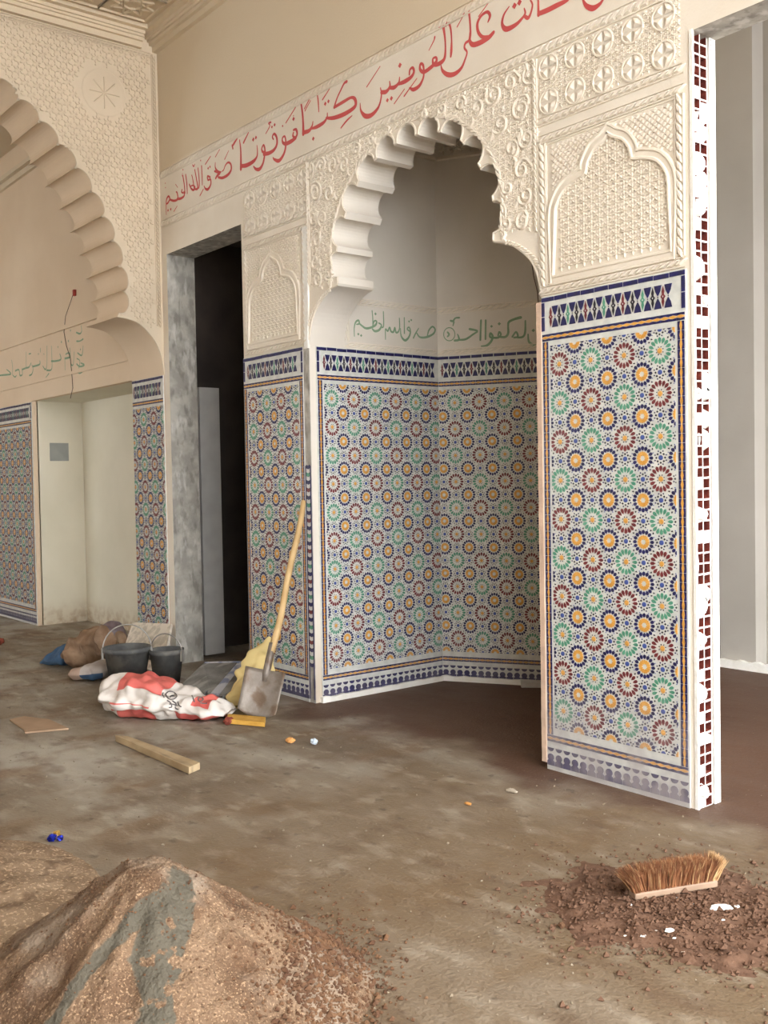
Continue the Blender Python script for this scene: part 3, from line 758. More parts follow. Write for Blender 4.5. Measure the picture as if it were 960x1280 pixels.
strokes('painted_word', WB, PW, o2, s2, [
 [(58, 450, 8), (66, 520, 14), (68, 600, 18), (68, 668, 22)], [(70, 645, 20), (110, 640, 24), (160, 612, 22), (188, 575, 14), (192, 530, 10), (188, 490, 6)], [(5, 495, 14), (20, 470, 16), (42, 438, 8)], [(2, 490, 12), (8, 515, 12)],
 [(126, 392, 8), (88, 470, 14)], D1(160, 446, 22), D1(180, 432, 20),
 [(312, 445, 10), (304, 425, 12), (318, 404, 14), (336, 430, 16), (338, 480, 18), (318, 522, 20), (280, 548, 22), (240, 555, 22)], [(252, 535, 10), (232, 540, 14), (224, 515, 12), (238, 488, 12), (248, 520, 14), (244, 575, 16), (232, 630, 18), (208, 668, 22), (180, 668, 16), (163, 648, 8)],
 [(292, 318, 12), (275, 325, 8), (285, 345, 8), (255, 402, 7)], D1(300, 352, 16), D1(320, 336, 18),
 [(462, 395, 12), (458, 420, 14), (476, 432, 16), (490, 405, 16), (482, 372, 16), (462, 375, 12)], [(480, 435, 18), (445, 460, 24), (405, 478, 22), (382, 468, 16), (380, 435, 12), (398, 425, 12), (405, 480, 16), (392, 550, 18), (355, 605, 22), (318, 595, 14), (308, 580, 6)],
 D1(380, 345, 12), D1(462, 292, 22), [(478, 205, 8), (405, 322, 8)], D1(462, 268, 8)], red_paint)
strokes('painted_word', WB, PW, o2, s2, [
 [(520, 180, 14), (530, 250, 16), (535, 330, 18), (536, 405, 24)], [(536, 395, 24), (580, 380, 22), (602, 345, 14), (608, 312, 8)], [(596, 365, 12), (640, 350, 22), (690, 318, 20), (714, 280, 12), (716, 248, 8)],
 [(708, 285, 14), (760, 285, 22), (830, 262, 26), (895, 225, 24), (928, 190, 24), (924, 145, 22), (895, 132, 16), (840, 162, 20), (768, 205, 18)], [(768, 205, 16), (788, 140, 12), (820, 70, 12), (843, 25, 14), (862, 12, 18)],
 D1(610, 440, 22), D1(700, 178, 22), D1(724, 160, 20), [(738, 58, 6), (680, 148, 10)], [(640, 105, 8), (648, 160, 12), (652, 238, 8)], [(592, 125, 8), (545, 215, 9)], [(590, 155, 6), (548, 232, 8)], [(902, 268, 6), (862, 305, 12), (818, 360, 9)]], red_paint)
strokes('painted_word', WB, PW, o3, s3, [
 [(62, 655, 6), (68, 710, 14), (100, 750, 26), (145, 745, 26), (190, 700, 20), (212, 650, 14), (222, 590, 12), (215, 540, 8)], [(222, 572, 22), (258, 568, 24), (285, 530, 16), (283, 490, 8)], [(280, 538, 18), (320, 535, 24), (352, 500, 16), (358, 460, 8)],
 [(350, 510, 18), (400, 490, 26), (448, 455, 22), (466, 415, 18), (455, 388, 16), (435, 405, 14), (432, 440, 12)], [(212, 378, 6), (112, 532, 8)], D1(360, 370, 28), D1(266, 632, 22), D1(296, 618, 24), [(395, 548, 6), (318, 658, 8)], [(488, 468, 6), (392, 602, 10)],
 [(432, 538, 8), (462, 552, 22), (505, 525, 22), (532, 475, 16), (540, 430, 14), (535, 370, 16), (515, 360, 16), (512, 400, 18), (540, 420, 22), (590, 388, 24), (632, 345, 22), (632, 312, 14), (608, 322, 14), (615, 365, 20), (660, 355, 26), (694, 320, 22), (702, 250, 14), (698, 160, 14), (686, 78, 20)],
 [(622, 158, 14), (615, 185, 10), (578, 258, 6)], D1(656, 80, 20), [(725, 40, 16), (742, 100, 14), (748, 180, 12), (746, 262, 20), (742, 305, 14)], [(705, 75, 12), (712, 45, 10)], [(728, 45, 10), (752, 10, 12), (758, -18, 8)]], red_paint)
strokes('painted_word', WB, PW, o3, s3, [
 [(668, 365, 6), (680, 410, 18), (720, 440, 26), (770, 435, 26), (820, 392, 20), (850, 325, 14), (864, 272, 12), (845, 240, 14), (852, 205, 16), (880, 180, 16), (888, 120, 14)], [(835, 0, 6), (790, 82, 8)]], red_paint)
strokes('painted_word', WB, PW, o4, s4, [
 [(28, 55, 12), (36, 120, 12), (40, 200, 12), (36, 245, 16), (55, 268, 22), (100, 255, 24), (150, 225, 22), (178, 195, 18)], [(150, 225, 20), (112, 222, 16), (86, 190, 16), (82, 140, 16), (105, 95, 14), (140, 72, 14), (157, 95, 16), (145, 132, 8)], [(160, 0, 5), (88, 100, 6)], [(-5, 90, 5), (30, 40, 6)]], red_paint)
strokes('painted_word', WB, PW, o4, s4, [
 [(272, 40, 6), (240, 90, 12), (230, 145, 16), (255, 175, 24), (310, 150, 20), (350, 110, 14), (368, 80, 12), (362, 50, 6)], [(362, 95, 14), (385, 108, 18), (402, 78, 12), (412, 30, 10), (400, 2, 8)], D1(303, 35, 26), D1(333, 15, 26),
 [(446, -40, 10), (447, 40, 12), (448, 92, 16)], [(450, 82, 22), (500, 62, 24), (560, 32, 24), (620, 2, 16), (650, -30, 10)], [(712, -5, 8), (735, 35, 20), (775, 50, 26), (815, 25, 18), (838, -5, 10)]], red_paint)
og, sg = (430, 370), 7.385
strokes('painted_word', WNL, PNL, og, sg, [
 [(95, 372, 8), (93, 300, 10), (105, 245, 14), (132, 225, 16), (140, 255, 14), (115, 262, 10)], [(138, 252, 14), (165, 275, 16), (200, 298, 18), (245, 292, 18), (290, 268, 18), (300, 235, 14), (278, 232, 12), (262, 285, 12)], [(258, 135, 10), (264, 200, 10), (266, 285, 12)], [(262, 305, 14), (285, 325, 20), (325, 312, 18), (345, 270, 14), (320, 250, 12)],
 [(362, 145, 10), (364, 275, 12), (345, 290, 12)], D1(290, 165, 22), D1(132, 352, 20), D1(158, 365, 20)], green_paint)
strokes('painted_word', WNL, PNL, og, sg, [
 [(382, 400, 8), (382, 305, 10), (402, 325, 14), (420, 288, 12), (432, 325, 16), (455, 332, 16), (468, 290, 12), (478, 335, 16), (500, 330, 14), (512, 290, 12), (510, 205, 10)], [(555, 200, 10), (556, 345, 12)],
 [(520, 300, 8), (527, 370, 14), (562, 410, 20), (597, 380, 16), (612, 330, 14), (600, 288, 12), (582, 305, 12), (604, 325, 12)], D1(600, 235, 18), D1(620, 222, 18),
 [(640, 388, 14), (660, 345, 12), (688, 298, 8)], [(672, 345, 12), (700, 380, 16), (760, 380, 18), (822, 350, 16), (840, 310, 16), (815, 283, 14), (782, 318, 14), (768, 372, 12)]], green_paint)
oh, shh = (550, 370), 6.857
strokes('painted_word', WBL, PBL, oh, shh, [
 [(92, 212, 16), (112, 215, 16), (132, 190, 12), (165, 186, 14)], [(120, 222, 12), (112, 255, 8)], [(80+48*cos(k*pi/8), 328+56*sin(k*pi/8), 7) for k in range(17)], [(65, 310, 12), (78, 330, 14), (65, 348, 12)],
 [(125, 382, 16), (162, 376, 16), (158, 345, 12), (150, 328, 8)], [(162, 376, 14), (222, 370, 16), (282, 330, 14), (320, 300, 14), (255, 284, 18)], [(352, 208, 14), (346, 378, 14)], [(392, 208, 14), (390, 370, 14)]], green_paint)
strokes('painted_word', WBL, PBL, oh, shh, [
 [(355, 430, 10), (400, 425, 18), (438, 390, 18), (452, 345, 16), (432, 318, 14), (430, 350, 16), (460, 358, 16), (502, 355, 16), (522, 330, 14), (508, 308, 14), (498, 340, 12)], [(520, 352, 16), (562, 350, 18), (585, 318, 18), (584, 260, 14), (592, 222, 18), (640, 198, 18), (692, 184, 22)], D1(508, 238, 24), D1(442, 260, 20),
 [(620, 350, 14), (652, 308, 14), (668, 348, 14), (635, 356, 14)], [(665, 356, 14), (710, 350, 16), (730, 310, 16), (732, 212, 12)], [(755, 328, 10), (762, 390, 16), (800, 420, 20), (840, 400, 14), (858, 340, 8)], D1(800, 295, 24)], green_paint)
ob, sb = (0, 380), 8
strokes('painted_word', BAY, PW, ob, sb, [
 [(-60, 735, 12), (0, 715, 14), (60, 708, 16), (110, 700, 14), (92, 675, 12), (68, 655, 10)], [(118, 560, 8), (128, 640, 8), (125, 700, 8), (150, 730, 12), (165, 715, 10)], [(155, 668, 16), (190, 658, 14), (200, 712, 16), (225, 705, 12), (222, 650, 14)], [(225, 655, 14), (260, 640, 16), (292, 630, 14), (312, 590, 10)],
 [(295, 715, 14), (320, 700, 14), (332, 650, 10), (320, 610, 10)], [(330, 625, 16), (370, 615, 16), (400, 600, 16), (400, 570, 12)], [(262, 480, 6), (262, 640, 7)], [(290, 500, 12), (310, 495, 10)], [(430, 620, 10), (455, 655, 14), (470, 600, 8), (470, 420, 8)], [(468, 662, 16), (510, 660, 14), (522, 610, 10), (515, 420, 8)], [(515, 572, 16), (560, 570, 16), (610, 553, 16), (600, 500, 12)],
 [(460, 735, 8), (490, 695, 12)], [(405, 480, 10), (405, 445, 12)], [(650, 545, 18), (700, 530, 18), (692, 490, 14), (658, 502, 12)], [(650, 540, 8), (652, 660, 8)], [(700, 440, 10), (705, 540, 10), (715, 605, 14), (735, 600, 10), (742, 480, 8)], D1(615, 380, 20), D1(685, 370, 20), D1(580, 430, 14), D1(705, 265, 18), D1(385, 500, 14), D1(440, 500, 12)], green_paint, label='faded green calligraphy over the white recess')
strokes('painted_word', BAY, PW, ob, sb, [
 [(765, 285, 14), (800, 297, 16), (818, 270, 10), (812, 215, 8)], [(768, 372, 16), (800, 370, 12), (832, 350, 16)], [(778, 490, 14), (820, 512, 14), (832, 420, 8)], D1(805, 455, 16), [(768, 600, 14), (800, 625, 16), (845, 610, 16), (810, 590, 12)], [(760, 670, 8), (795, 692, 14), (825, 680, 10)], [(770, 545, 10), (800, 570, 10), (790, 640, 10)]], green_paint)

# ------------------------------------------------------------------ jamb of the right opening: hollow bricks under broken plaster
XJ = -2.272
PJ = Panel((XJ, D, 0), (0, 1, 0), (1, 0, 0))
jb = MB(); jb.box((.11, .0, -.0), (.15, 3.0, .012), jambwhite)
n = 130
edge = [(.008+.007*noise.noise(Vector((5, i*.35, 0))), 3.0*i/n) for i in range(n+1)]
slab_poly(jb, [(-.004, 3.0), (-.004, 0)]+edge, -.002, .012, jambwhite)
JB = jb.build('jamb_plaster', WB); JB.matrix_local = WB.matrix_world.inverted() @ PJ.M
JB['label'] = 'bright white broken plaster of the wall end'
# one brick: web frame with eight recessed cells
def brick_mesh(kw):
    mb = MB(); hb = .168; W0, W1 = .006, .100; cw = (W1-W0)/2; ch = hb/4
    for r in range(4):
        for c in range(2):
            x0 = W0+c*cw; y0 = r*ch; t = .0028
            g = [(x0+t, y0+t), (x0+cw-t, y0+t+random.random()*.003), (x0+cw-t, y0+ch-t), (x0+t, y0+ch-t-random.random()*.003)]
            o = [(x0, y0), (x0+cw, y0), (x0+cw, y0+ch), (x0, y0+ch)]
            vs = [(a, b, .006) for a, b in o]+[(a, b, .006) for a, b in g]+[(a, b, -.075) for a, b in g]
            mb.add(vs, [(i, (i+1) % 4, 4+(i+1) % 4, 4+i) for i in range(4)], jambwhite)
            filled = (r, c) in kw
            if filled: mb.add([(a, b, .007+.002*random.random()) for a, b in g], [(0, 1, 2, 3)], jambwhite)
            else:
                mb.add(vs, [(4+i, 4+(i+1) % 4, 8+(i+1) % 4, 8+i) for i in range(4)]+[(8, 9, 10, 11)], brickcell)
    mb.box((W0, 0, -.080), (W1, hb, -.077), brickcell)
    return mb.mesh('brick')
fills = [set(), {(0, 0)}, {(2, 0)}, {(1, 0), (1, 1)}, {(0, 0), (3, 0)}]
bm_ = [brick_mesh(f) for f in fills]
seq = [4, 2, 1, 4, 2, 1, 3, 2, 0, 1, 0, 3, 1, 2, 3, 4, 2, 0]
for i in range(18):
    o = link('brick', bm_[seq[i]], WB, WB.matrix_world.inverted() @ PJ.M @ T(0, i*.1666, 0))
# plaster daubs over the bricks
rnd = random.Random(3)
for zc in (.06, .27, .66, 1.15, 1.52, 2.1, 2.44, .45, .80, .84, 1.62, 1.66, 1.98, 2.33, 2.36, 2.50, 2.62, 2.70, 1.44):
    mb = MB(); cx = .06+rnd.uniform(-.03, .03); rx, rz = rnd.uniform(.02, .04), rnd.uniform(.02, .05)
    ring = [(cx+cos(k*pi/6)*rx*(1+.4*noise.noise(Vector((k*1.3, zc*9, 0)))), zc+sin(k*pi/6)*rz*(1+.4*noise.noise(Vector((k*1.7, zc*5, 2))))) for k in range(12)]
    mb.prism([(min(max(a, .0), .13), b) for a, b in ring], -.01, .017, jambwhite, .35)
    mb.build('plaster_daub', WB, WB.matrix_world.inverted() @ PJ.M)
dt = MB()
for i in range(150):
    z_ = .08+i*.0195; dt.prism([(.118, z_), (.1215, z_), (.1215, z_+.006), (.118, z_+.006)], .012, .0135, concrete)
o = stuff(dt.build('perforated_bead', WB, WB.matrix_world.inverted() @ PJ.M))

# switch plate and wire in the bay
m2 = MB(); m2.box((0, -.09, -.085), (.006, .09, .085), mat('grey_plate', (150, 154, 150), (160, 162, 158)))
p = onX(74, 565, -9.388); thing(m2.build('wall_plate', mw=Matrix.Translation(p)), 'square grey blank plate on the cream side of the recess', 'plate')
wirem = mat('dark_wire', (92, 70, 56), (80, 60, 50), rough=.6)
wp = [(93, 363), (88, 378), (82, 395), (80, 415), (83, 432), (88, 448), (90, 470), (91, 485), (88, 498)]
m2 = MB(); m2.tube([onY(x, y, D-.012) for x, y in wp], .0028, wirem, 5); m2.box(tuple(onY(93, 366, D-.02)-Vector((.008, 0, .02))), tuple(onY(93, 366, D-.0)+Vector((.008, 0, .02))), mat('wire_end', (170, 70, 60)))
thing(m2.build('hanging_wire', smooth=True), 'thin dark wire hanging across the green calligraphy left', 'wire')
m2 = MB(); q = [(664, 322), (667, 345), (672, 365), (673, 380)]
m2.tube([onP(x, y, PBL.o+PBL.N*.02, PBL.N) for x, y in q], .003, wirem, 5); thing(m2.build('loose_wire'), 'short black wire on the niche back wall beside the arch foot', 'wire')
# board standing behind the door post
m2 = MB(); pa = onX(246, 600, -6.66).y
m2.box((-6.68, 3.625, .03), (-6.64, 3.79, 2.02), mat('pale_board', (170, 168, 164), (160, 158, 154), rough=.6))
thing(m2.build('door_board'), 'tall pale grey board standing just inside the dark doorway', 'board')
# ------------------------------------------------------------------ loose things on the floor
def slab4(name, corners, th, m, label, cat, group=None, n=None, wob=0):
    """a board from its four top corners (x,y px and height)"""
    c = [onZ(x, y, z) for x, y, z in corners]; nrm = (c[1]-c[0]).cross(c[2]-c[0]).normalized()
    if nrm.z < 0: nrm = -nrm; 
    cen = sum(c, Vector())/len(c)
    k = len(c); vs = [p-cen for p in c]+[p-cen-nrm*th for p in c]
    order = 1 if (c[1]-c[0]).cross(c[2]-c[0]).z > 0 else -1
    fs = [tuple(range(k)), tuple(range(2*k-1, k-1, -1))]+[(i, k+i, k+(i+1) % k, (i+1) % k) for i in range(k)]
    if order < 0: fs = [f[::-1] for f in fs]
    mb = MB(); mb.add(vs, fs, m)
    zmin = min((v+cen).z for v in [Vector(v) for v in vs])
    o = mb.build(name, mw=Matrix.Translation(cen))
    if zmin < 0: o.location.z -= zmin
    bpy_bevel(o, .002)
    return thing(o, label, cat, group) if label else o
def bpy_bevel(o, w):
    md = o.modifiers.new('bevel', 'BEVEL'); md.width = w; md.segments = 2; md.limit_method = 'ANGLE'
wood = mat('weathered_wood', (186, 164, 130), (160, 138, 106), scale=6, rough=.8, bump=.3, bscale=40)
layer(wood, (120, 104, 84), lambda nt: mth(nt, 'MULTIPLY', mrange(nt, wnoise(nt, 3, 6, stretch=(1, 9, 1)), .52, .7), .6))
slab4('wood_plank', [(144, 919, .035), (160, 920, .035), (250, 953, .035), (236, 959, .035)], .032, wood, 'short weathered wooden plank lying alone on the floor', 'plank')
slab4('board_fragment', [(12, 899, .012), (30, 895, .012), (62, 899, .012), (86, 910, .012), (31, 915, .012), (30, 911, .012)], .01, mat('brown_board', (170, 142, 116), (156, 130, 106), rough=.8), 'flat brown irregular board fragment on the floor at far left', 'board')

# heightfield heaps
def heap(name, cx, cy, R, n, fn, m, col=None):
    mb = MB(); vs = []; fs = []
    for j in range(n+1):
        for i in range(n+1):
            # disc-mapped grid
            a, b = 2*i/n-1, 2*j/n-1
            x, y = a*math.sqrt(1-b*b/2)*R, b*math.sqrt(1-a*a/2)*R
            vs.append((x, y, fn(x, y)))
    for j in range(n):
        for i in range(n):
            k = j*(n+1)+i; fs.append((k, k+1, k+n+2, k+n+1))
    mb.add(vs, fs, m); return mb.build(name, mw=Matrix.Translation((cx, cy, 0)), smooth=True)
sandm = mat('sand', (126, 102, 80), (98, 75, 56), scale=7, rough=.95, bump=.9, bscale=95, detail=12, contrast=(.4, .6))
layer(sandm, (180, 150, 118), lambda nt: mth(nt, 'MULTIPLY', mrange(nt, wnoise(nt, 190, 2), .56, .66), .6))
layer(sandm, (66, 48, 36), lambda nt: mth(nt, 'MULTIPLY', mrange(nt, wnoise(nt, 130, 3), .58, .68), .6))
layer(sandm, (92, 66, 46), lambda nt: mth(nt, 'MULTIPLY', mrange(nt, wnoise(nt, 9, 9), .55, .68), .55))
layer(sandm, (146, 132, 116), lambda nt: mth(nt, 'MULTIPLY', mrange(nt, wnoise(nt, 3.2, 4), .50, .62), .6))
def cement_mask(nt):
    # grey mortar poured down the camera-facing side of the heap (a stain with its own branching shape)
    tc = nt.nodes.new('ShaderNodeTexCoord'); s = nt.nodes.new('ShaderNodeSeparateXYZ'); nt.links.new(tc.outputs['Object'], s.inputs[0])
    nz = mth(nt, 'MULTIPLY', mth(nt, 'SUBTRACT', wnoise(nt, 6, 5), .5), .16)
    # across = along camera right
    ac = mth(nt, 'ADD', mth(nt, 'MULTIPLY', s.outputs[0], RV.x), mth(nt, 'MULTIPLY', s.outputs[1], RV.y))
    dn = mth(nt, 'ADD', mth(nt, 'MULTIPLY', s.outputs[0], -fw.x), mth(nt, 'MULTIPLY', s.outputs[1], -fw.y))   # towards the camera
    a1 = mth(nt, 'ABSOLUTE', mth(nt, 'ADD', mth(nt, 'SUBTRACT', ac, .072), nz))
    b1 = mrange(nt, mth(nt, 'SUBTRACT', a1, mth(nt, 'MULTIPLY', mrange(nt, dn, .0, .16), .018)), .034, .026)
    a2 = mth(nt, 'ABSOLUTE', mth(nt, 'ADD', mth(nt, 'ADD', mth(nt, 'SUBTRACT', ac, .05), mth(nt, 'MULTIPLY', mth(nt, 'SUBTRACT', dn, .10), .75)), nz))
    b2 = mth(nt, 'MULTIPLY', mrange(nt, a2, .032, .022), mrange(nt, dn, .06, .09))
    isl = mrange(nt, wnoise(nt, 17, 6), .60, .57)
    b1 = mth(nt, 'MULTIPLY', b1, isl)
    pos = mrange(nt, dn, -.04, .01)
    return mth(nt, 'MULTIPLY', mth(nt, 'MAXIMUM', b1, b2), pos)
layer(sandm, (90, 84, 72), cement_mask)
HX, HY = -2.33, 1.10
def pile(x, y):
    a = math.atan2(y, x); r = math.hypot(x, y)
    across = x*RV.x+y*RV.y; tow = -(x*fw.x+y*fw.y)
    Rr = .56+.05*noise.noise(Vector((cos(a)*1.6, sin(a)*1.6, 4)))
    if across > 0: Rr += .0
    h = .385*max(0, 1-r/Rr)
    top = .352+.01*noise.noise(Vector((x*9, y*9, 0)))
    h = min(h, top-max(0, across)*.10)
    k = min(1, r/.12)
    h += (.030*noise.noise(Vector((cos(a)*4.2, sin(a)*4.2, r*1.2)))*k + .014*noise.noise(Vector((x*14, y*14, 1)))+.006*noise.noise(Vector((x*38, y*38, 2)))+.004*noise.noise(Vector((x*90, y*90, 5))))*min(1, (max(0, Rr-r)/.15))
    return max(h, -.004) if r < Rr else -.004
thing(heap('sand_pile', HX, HY, .72, 170, pile, sandm), 'steep brown sand heap with a grey mortar streak, nearest the viewer', 'sand pile')
def mound2(x, y):
    r = math.hypot(x*.8, y); R_ = .50
    return .075*max(0, 1-(r/R_)**1.3)+(.02*noise.noise(Vector((x*7, y*7, 8)))+.01*noise.noise(Vector((x*25, y*25, 8))))*min(1, max(0, R_-r)/.15)-.003
sand2 = mat('sand_low', (148, 126, 102), (120, 98, 76), scale=6, rough=.95, bump=.8, bscale=80, detail=12)
layer(sand2, (200, 172, 142), lambda nt: mth(nt, 'MULTIPLY', mrange(nt, wnoise(nt, 90, 2), .56, .64), .6))
layer(sand2, (92, 70, 52), lambda nt: mth(nt, 'MULTIPLY', mrange(nt, wnoise(nt, 12, 8), .54, .64), .6))
thing(heap('sand_mound', -3.36, .86, .52, 80, mound2, sand2), 'low pale sand mound at the left edge behind the heap', 'sand pile')
dirt = mat('red_dirt', (112, 84, 66), (92, 66, 50), scale=30, rough=.95, bump=.35, bscale=120)
def mound3(x, y):
    a = x*RV.x+y*RV.y; b = x*fw.x+y*fw.y
    r = math.hypot(a/.46, b/.44)
    r += .35*noise.noise(Vector((x*4, y*4, 3)))
    r += .25*noise.noise(Vector((x*13, y*13, 6)))
    e = min(1, max(0, 1-r)/.5)**1.3
    return e*(.012+.014*max(0, 1-r)+.008*noise.noise(Vector((x*30, y*30, 3)))+.006*noise.noise(Vector((x*70, y*70, 3))))-.003
DM = onZ(845, 1138)
DIRT = thing(heap('dirt_heap', DM.x, DM.y, .60, 110, mound3, dirt), 'thin spread of swept reddish dirt around the broom head', 'dirt')
# crumbs
def crumbs(name, pts, m, parent=None, seed=1):
    rn = random.Random(seed); mb = MB()
    for x, y, z, s in pts:
        vs = []
        for d in ((1, 0, 0), (-1, 0, 0), (0, 1, 0), (0, -1, 0), (0, 0, 1), (0, 0, -1)):
            k = s*rn.uniform(.6, 1.2); vs.append((x+d[0]*k+rn.uniform(-.2, .2)*s, y+d[1]*k, z+d[2]*k*.8))
        mb.add(vs, [(0, 2, 4), (2, 1, 4), (1, 3, 4), (3, 0, 4), (2, 0, 5), (1, 2, 5), (3, 1, 5), (0, 3, 5)], m)
    return mb
rn = random.Random(5)
pts = []
for i in range(3200):
    a = rn.gauss(0, .22); b = rn.gauss(0, .20); x = a*RV.x+b*fw.x; y = a*RV.y+b*fw.y; s = abs(rn.gauss(0, .004))+.002
    pts.append((x, y, max(mound3(x, y), 0)+s*.4, s))
o = crumbs('c', pts, dirt).build('dirt_crumbs', DIRT); stuff(o)
clod = mat('brown_clods', (112, 82, 58), (84, 58, 42), scale=20, rough=.95)
pts = []
for i in range(3400):
    a = rn.gauss(.44, .075); b = rn.gauss(-.02, .22)
    x = a*RV.x+b*fw.x; y = a*RV.y+b*fw.y; s = abs(rn.gauss(0, .0035))+.002
    h = max(pile(x, y), 0); pts.append((x, y, h+s*.3, s))
for i in range(900):
    t = rn.uniform(0, 2*pi); r = rn.uniform(.05, .55); x, y = cos(t)*r, sin(t)*r; s = rn.uniform(.002, .005); pts.append((x, y, max(pile(x, y), 0)+s*.3, s))
sp_ = [o for o in COL.objects if o.name == 'sand_pile'][0]
stuff(crumbs('c', pts, clod).build('loose_clods', sp_))
# scattered grit over the floor
pts = []
for i in range(1600):
    x = rn.uniform(-9, -1.2); y = rn.uniform(.6, 3.3) if x < -2.3 or rn.random() < .5 else rn.uniform(1.6, 4.5); s = abs(rn.gauss(0, .0022))+.0012
    pts.append((x, y, s*.5, s))
o = crumbs('c', pts, mat('grit', (128, 112, 92), (150, 138, 118), scale=3)).build('floor_grit'); stuff(o); o.parent = bpy.data.objects['floor']
# white plaster chips, each its own object
chipm = mat('plaster_chip', (238, 234, 228), (226, 222, 214), rough=.8)
chips = [(900, 1136, .020), (921, 1134, .009), (836, 1164, .012), (843, 1172, .005), (804, 1167, .007), (782, 1164, .005), (753, 1141, .004), (788, 1133, .006), (848, 1123, .007), (904, 1149, .006), (854, 1187, .005), (868, 1132, .004), (820, 1162, .005)]
for k, (x, y, s) in enumerate(chips):
    p = onZ(x, y, .018 if s > .003 else .01); mb = MB(); n = 7
    sx = 2.0 if k == 0 else 1.2
    ring = [(cos(q*2*pi/n)*s*sx*(.7+.5*rn.random()), sin(q*2*pi/n)*s*.8*(.7+.5*rn.random())) for q in range(n)]
    mb.prism(ring, 0, s*.5, chipm, .25, bottom=True)
    l = {0: 'largest white plaster chip, oblong, on the dirt right of the broom', 1: 'small white chip just right of the largest oblong chip', 2: 'round white plaster chip in the dirt below the middle of the broom',
         3: 'tiny white chip just below the round white chip', 4: 'flat white chip left of the round chip, on the rim of the dirt', 5: 'tiny white chip left of the broom, on the lower left rim of the dirt', 6: 'tiny white chip farthest left in the dirt, off the broom end',
         7: 'tiny white chip right under the left end of the broom bar', 8: 'small white chip close under the middle of the broom bar', 9: 'tiny white chip just below the largest oblong chip', 10: 'white speck nearest the viewer below the dirt', 11: 'white speck under the right half of the broom bar', 12: 'tiny white chip between the flat chip and the round chip'}[k]
    o = mb.build('plaster_chip', mw=Matrix.Translation((p.x, p.y, max(.0, mound3(p.x-DM.x, p.y-DM.y))-.001)) @ Matrix.Rotation(math.atan2(RV.y, RV.x), 4, 'Z'))
    thing(o, l, 'chip', 'plaster chips around the broom' if k not in (0, 2) else None)

# broom head lying in the dirt, bristles up
a = onZ(790, 1124, .02); b = onZ(893, 1107, .02); bl = (b-a).length; ax = (b-a).normalized()
BR = empty('broom_head', (a.x, a.y, .022), math.atan2(ax.y, ax.x))
mb = MB(); mb.box((0, -.02, 0), (bl, .02, .022), mat('broom_wood', (158, 132, 110), (138, 114, 94), rough=.6)); o = mb.build('bar', BR); bpy_bevel(o, .005)
bris = mat('coir_bristle', (146, 98, 64), (112, 70, 46), scale=40, rough=.9); brt = mat('pale_bristle', (202, 166, 120), (186, 146, 100), scale=40)
mb = MB(); rn = random.Random(9)
for i in range(5200):
    u = rn.random(); x = bl*(.0+u*1.0); y = rn.uniform(-.017, .017); fan = (u-.5)
    L = .070*(1-.35*abs(u-.1 if u < .1 else 0))+rn.uniform(-.005, .005)
    if u < .12: L *= .75+u*2
    dx = fan*.03+rn.gauss(0, .004)+(-.02 if u < .15 else 0)+(.02 if u > .9 else 0); dy = y*1.2+.012+rn.gauss(0, .007)
    p0 = Vector((x, y, .02)); p1 = Vector((x+dx*.45, y+dy*.5, .02+L*.55)); p2 = Vector((x+dx, y+dy*1.1, .02+L))
    w = .0013
    d = Vector((cos(i), sin(i), 0))*w
    vs = [p0-d, p0+d, p1-d, p1+d, p2]
    mb.add(vs, [(0, 1, 3, 2), (2, 3, 4)], brt if u > .93 or rn.random() < .12 else bris)
o = stuff(mb.build('bristles', BR))
# inner dark mass so that the tuft is dense
mb = MB(); k = 14; vs = []
mb.box((.006, -.012, .02), (bl-.006, .014, .075), bris); mb.build('bristle_core', BR)
thing(BR, 'brown coir broom head without handle, lying in the dirt at right', 'broom')

# shovel leaning on the pier corner
Tt = onY(379, 626, D-.035); Bt = onZ(321, 897, .01)
axs = (Tt-Bt).normalized(); Ls = (Tt-Bt).length
side = (RV - axs*RV.dot(axs)).normalized(); side = (side*cos(-.12)+axs.cross(side)*sin(-.12)).normalized(); nrm = side.cross(axs).normalized()
SM = Matrix(((side.x, axs.x, nrm.x, Bt.x), (side.y, axs.y, nrm.y, Bt.y), (side.z, axs.z, nrm.z, Bt.z), (0, 0, 0, 1)))
SH = empty('shovel'); SH.matrix_world = SM
steel = mat('dull_steel', (140, 132, 124), (116, 106, 96), scale=14, rough=.5, metal=.3, bump=.2)
layer(steel, (104, 84, 66), lambda nt: mth(nt, 'MULTIPLY', mrange(nt, wnoise(nt, 9, 5), .45, .6), .8))
mb = MB(); pts = []
for i in range(14):
    t = i/13; pts.append((.006*sin(t*9)+.012*sin(t*pi), .36+(Ls-.36)*t, .0))
mb.tube(pts, [.017+.004*(1-i/13) for i in range(13)]+[.014], mat('ash_handle', (206, 176, 128), (186, 154, 106), scale=9, rough=.6, coord='Object'), 10); mb.build('handle', SH, smooth=True)
mb = MB(); mb.tube([(.0, .42, 0), (0, .33, 0), (0, .25, .0), (0, .20, .0)], [.021, .022, .022, .014], steel, 10); mb.build('socket', SH, smooth=True)
mb = MB(); nu, nv = 12, 10; vs = []
for j in range(nv+1):
    v = j/nv
    for i in range(nu+1):
        u = 2*i/nu-1; hw = .115*(1-.06*(1-v)) if v > .25 else .115*(.55+.45*math.sqrt(v/.25)) if False else .118*(.86+.14*min(1, v*3))
        y = .265*v - (.035*u*u if v < .05 else 0) ; y = max(y, 0) if v > 0 else .03*abs(u)**2.5
        vs.append((u*hw, y, .030*u*u+.02*(v-.5)**2+.004))
fs = [(j*(nu+1)+i, j*(nu+1)+i+1, (j+1)*(nu+1)+i+1, (j+1)*(nu+1)+i) for j in range(nv) for i in range(nu)]
